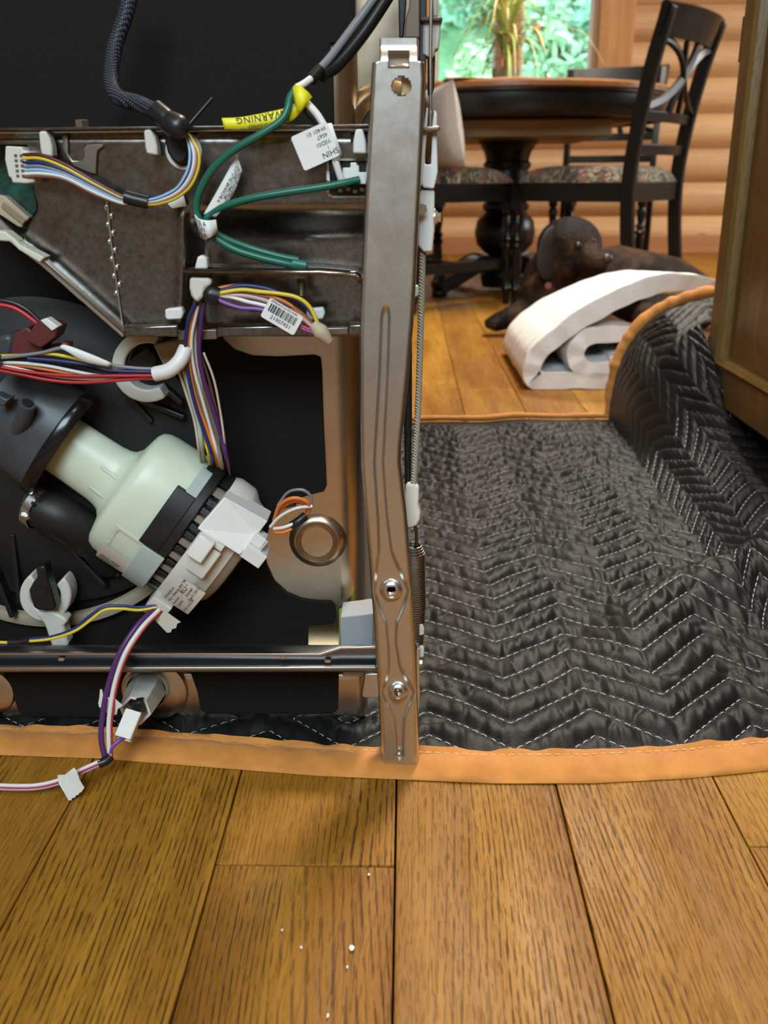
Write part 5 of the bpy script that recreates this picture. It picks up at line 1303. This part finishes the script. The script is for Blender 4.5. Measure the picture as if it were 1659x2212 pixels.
# C: bundle to the right of the cable clip, with a barcode tag
hC = part_group('motor_harness', dw, 'wire bundle with barcode tag hanging below the control box')
for k, (c, p) in enumerate((('orange', [(468, 624), (500, 618), (540, 618), (580, 636), (620, 655), (655, 682), (680, 708)]), ('navy', [(470, 630), (520, 617), (570, 622), (610, 636), (650, 652), (676, 680), (690, 706)]),
                            ('yellow', [(470, 634), (520, 626), (560, 630), (600, 634), (640, 642), (668, 662), (688, 702)]), ('brown', [(470, 638), (510, 632), (550, 636), (600, 648), (640, 668), (670, 694), (684, 712)]),
                            ('white', [(468, 638), (500, 642), (535, 652), (570, 660), (610, 676), (650, 704), (680, 716)]), ('violet', [(468, 646), (490, 656), (520, 665), (560, 668), (600, 680), (650, 708), (680, 720)]),
                            ('purple', [(468, 650), (500, 662), (540, 668), (580, 675), (630, 700), (676, 718)]), ('pink', [(470, 640), (520, 638), (570, 648), (620, 668), (660, 694), (684, 714)]), ('red', [(600, 680), (640, 700), (684, 718)]))):
    wire(hC, [(x, y, .648-.0012*(k % 3)) for x, y in p], 4.0, c)
sleeve(hC, [(440, 630, .648), (456, 636, .647), (474, 640, .647)], 17, sc=([0, .5, 1], [.8, 1.1, .95]))
sleeve(hC, [(676, 700, .646), (696, 720, .645), (712, 738, .646)], 14, plain('beige_tape', (.52, .42, .30), .7), sc=([0, .4, 1], [.7, 1.15, .6]))
flat_tag(hC, 'barcode_tag', 609, 684, .6405, 82, 46, -31, M_LBL, lines=(('|', 66, -33, -4), ('21007451', 12.5, -22, -16), ('WM5201512S10219440', 6.5, -36, 17)))
for k, (c, p, r) in enumerate((('navy', [(424, 650), (408, 690), (401, 740), (404, 790), (418, 860), (440, 930), (458, 985)], 4), ('orange', [(424, 648), (412, 690), (407, 740), (409, 790), (422, 860), (448, 930), (466, 985)], 4.2),
                               ('yellow', [(420, 668), (404, 720), (402, 770), (410, 830), (424, 890), (442, 950), (452, 985)], 4.0), ('cream', [(430, 652), (421, 700), (422, 750), (430, 810), (440, 870), (460, 940), (476, 990)], 5.0),
                               ('purple', [(440, 652), (434, 700), (430, 760), (440, 820), (462, 890), (480, 950), (490, 990)], 5.0), ('white', [(428, 660), (414, 730), (418, 790), (436, 860), (456, 930), (470, 985)], 3.6),
                               ('ltgreen', [(398, 800), (412, 850), (428, 910), (436, 970)], 6.0), ('brown', [(430, 755), (448, 810), (466, 880), (482, 950), (492, 1000)], 2.6), ('cream', [(440, 762), (462, 820), (476, 890), (486, 960)], 2.6), ('cream', [(384, 796), (402, 850), (420, 910), (430, 975)], 3.0))):
    wire(hC, [(x, y, .650+.0022*(k % 4)+(.028*(y-650)/340 if y > 650 else 0)) for x, y in p]+[(p[-1][0]+6, p[-1][1]+40, .722)], r, c)
# D: bundle at the left
hD = part_group('sensor_harness', dw, 'red, yellow and grey wires running into a white tube at the left')
for k, (c, p) in enumerate((('grey', [(-30, 776), (30, 770), (90, 762), (140, 752), (190, 770), (240, 788), (290, 795), (335, 797)]), ('yellow', [(-30, 770), (40, 768), (100, 764), (160, 774), (220, 792), (280, 802), (340, 800)]),
                            ('white', [(-30, 782), (40, 784), (100, 790), (160, 802), (220, 812), (280, 808), (340, 804)]), ('orange', [(-30, 784), (50, 790), (100, 798), (150, 806), (220, 812), (340, 808)]),
                            ('red', [(-30, 786), (40, 800), (100, 808), (160, 812), (240, 812), (340, 811)]), ('red', [(-30, 794), (40, 808), (100, 820), (160, 826), (220, 824), (340, 815)]),
                            ('white', [(-30, 786), (30, 795), (90, 808), (150, 816), (220, 818), (340, 817)]), ('black', [(-30, 776), (60, 776), (130, 782), (200, 796), (260, 806), (340, 806)]), ('navy', [(60, 774), (130, 780), (200, 790), (240, 800), (340, 804)]))):
    wire(hD, [(x, y, .655+.0016*(k % 4)) for x, y in p], 3.6, c)
sleeve(hD, [(-40, 772, .655), (-10, 778, .655), (3, 780, .655)], 12)
sleeve(hD, [(334, 808, .656), (365, 800, .655), (388, 780, .657), (402, 752, .662)], 15, M_WHT, name='white_tube')
ribbon(hD, 'paper_tag', [(130, 748, .647), (142, 745, .647), (190, 762, .647), (240, 783, .650)], [(132, 752, .647), (146, 760, .646), (186, 782, .647), (236, 792, .650)], M_LBL)
wire(hD, [(-30, 655, .66), (20, 662, .66), (50, 676, .66), (84, 702, .66)], 4.5, 'red'); wire(hD, [(-30, 648, .662), (20, 652, .662), (56, 668, .662), (90, 698, .662)], 5, 'black')
pris('red_connector', [(76, 698), (88, 690), (126, 708), (118, 730), (88, 752), (54, 736)], .654, .02, plain('oxide_red', (.11, .022, .020), .45), hD, .001)
pris('red_connector', [(86, 692), (100, 687), (126, 706), (112, 716)], .652, .01, M_WHT, hD, .0008)
pris('red_connector', [(30, 720), (58, 706), (76, 724), (90, 752), (140, 745), (138, 756), (92, 772), (40, 770), (20, 768)], .662, .02, plain('oxide_red', (.11, .022, .020), .45), hD, .0012)
pris('sensor_body', [(-20, 735), (10, 722), (28, 728), (24, 770), (-20, 800)], .664, .03, M_GREY, hD, .003)
pris('red_connector', [(132, 738), (146, 742), (150, 752), (128, 750)], .66, .01, plain('oxide_red', (.11, .022, .020), .45), hD, .001)

# E: wires of the motor cap and the loose lead on the floor
hE = part_group('pump_leads', dw, 'thin wires looping from the motor plug and down to the floor')
def pl(s, t, y): 
    p = pst(s, t, y); return p
for c, p, r in (('orange', [(592, 1126, .662), (604, 1092, .655), (632, 1076, .652), (662, 1084, .655), (668, 1102, .66), (655, 1118, .664), (640, 1132, .666)], 4), ('orange', [(590, 1132, .664), (606, 1100, .66), (636, 1082, .657), (664, 1092, .66), (662, 1110, .665)], 4),
               ('grey', [(600, 1092, .665), (622, 1064, .662), (650, 1058, .66), (670, 1070, .662), (672, 1090, .664), (664, 1104, .668)], 3.2), ('purple', [(596, 1110, .668), (622, 1088, .667), (650, 1086, .667), (668, 1098, .668)], 3.0),
               ('white', [(584, 1138, .660), (606, 1115, .656), (640, 1098, .654), (674, 1094, .658)], 3.6), ('white', [(592, 1142, .66), (610, 1140, .657), (632, 1132, .658), (650, 1118, .662)], 3.8), ('orange', [(594, 1150, .660), (612, 1150, .658), (632, 1140, .66), (646, 1124, .664)], 4.0), ('black', [(590, 1122, .668), (610, 1098, .668), (640, 1090, .669)], 3.0)):
    wire(hE, p, r, c)
sleeve(hE, [(630, 1136, .660), (645, 1126, .660), (660, 1114, .663)], 9.5)
wire(hE, [(338, 1312, .668), (300, 1318, .664), (262, 1315, .66), (225, 1318, .657), (195, 1340, .654), (160, 1364, .652), (110, 1380, .651), (60, 1385, .651), (20, 1388, .651), (-30, 1386, .651)], 3.6, 'yellow')
wire(hE, [(338, 1308, .669), (300, 1312, .665), (262, 1309, .661), (225, 1311, .658), (192, 1332, .655), (160, 1358, .653), (110, 1376, .652), (60, 1381, .652), (20, 1392, .652), (-30, 1394, .652)], 3.6, 'navy')
sleeve(hE, [(18, 1388, .651), (40, 1387, .651), (64, 1383, .651)], 6.5)
wire(hE, [(334, 1316, .668), (296, 1352, .652), (258, 1412, .640), (234, 1480, .632), (221, 1550, .624), (219, 1600, .618), (228, 1640, .614)], 6.2, 'purple')
wire(hE, [(343, 1318, .668), (306, 1356, .652), (270, 1412, .640), (247, 1480, .632), (236, 1550, .624), (235, 1600, .618), (238, 1642, .614)], 5.4, 'cream', mat=plain('wire_white2', (.76, .73, .68), .4))
wire(hE, [(349, 1320, .668), (312, 1358, .652), (276, 1414, .640), (253, 1482, .632), (242, 1552, .624), (241, 1602, .618), (242, 1640, .614)], 2.6, 'red')
wire(hE, [(233, 1642, .614), (240, 1618, .616), (254, 1602, .619), (272, 1590, .624)], 4.6, 'violet')
sleeve(hE, [(240, 1634, .613), (228, 1644, .611), (213, 1650, .609)], 10)
for dy, c, r in ((-4, 'white', 4.2), (4.2, 'pink', 3.6), (.6, 'magenta', 2.2)):
    wire(hE, [(216, 1648+dy, .609-(.001 if c == 'magenta' else 0)), (180, 1664+dy, .606-(.001 if c == 'magenta' else 0)), (140, 1684+dy, .603-(.001 if c == 'magenta' else 0)), (90, 1698+dy, .600-(.001 if c == 'magenta' else 0)), (40, 1701+dy, .5985-(.001 if c == 'magenta' else 0)), (-40, 1698+dy, .5985-(.001 if c == 'magenta' else 0))], r, c)
def tape_flag(pts, bulge):
    n = len(pts); m = MB(); m.prism([at(x, y, Y) for x, y, Y in pts], (0, .0005, 0)); return m.build('masking_tape', TAPEM, hE, smooth=0)
tape_flag([(124, 1675, .598), (140, 1674, .5965), (160, 1658, .596), (166, 1666, .595), (172, 1685, .594), (182, 1702, .593), (178, 1707, .593), (176, 1711, .593), (172, 1712, .593), (169, 1717, .593), (164, 1718, .593), (162, 1723, .593), (156, 1724, .593), (154, 1729, .593), (148, 1729, .593), (142, 1718, .594), (128, 1694, .596)], 0)
tape_flag([(216, 1490, .630), (220, 1489, .630), (224, 1508, .629), (244, 1506, .628), (265, 1524, .629), (254, 1532, .629), (252, 1543, .629), (240, 1546, .628), (226, 1536, .629), (213, 1526, .630)], 0)
tape_flag([(212, 1520, .634), (218, 1490, .634), (222, 1492, .634), (220, 1524, .634)], 0)

# ------------------------------------------------------------------ white flecks lying on the near floor
fk = plain('fleck', (.85, .85, .82), .7)
for i, (x, y, s) in enumerate(((760, 2048, 10), (651, 2048, 6), (797, 1890, 5), (750, 2090, 5), (610, 2010, 5), (708, 2196, 5))):
    c = atz(x, y, .0006); r = random.Random(i); k = s*.00017; pts = []
    for q in range(6):
        an = q*1.047; pts.append(c+Vector((math.cos(an)*k*r.uniform(.5, 1.2), math.sin(an)*k*r.uniform(.7, 2.2), 0)))
    m = MB(); m.prism(pts, (0, 0, .0007)); tag(m.build('white_fleck', fk, smooth=0), 'largest white fleck lying on the oak floor in front' if i == 0 else 'tiny white fleck of debris lying on the oak floor in front', 'fleck', 'white flecks on the near floor')
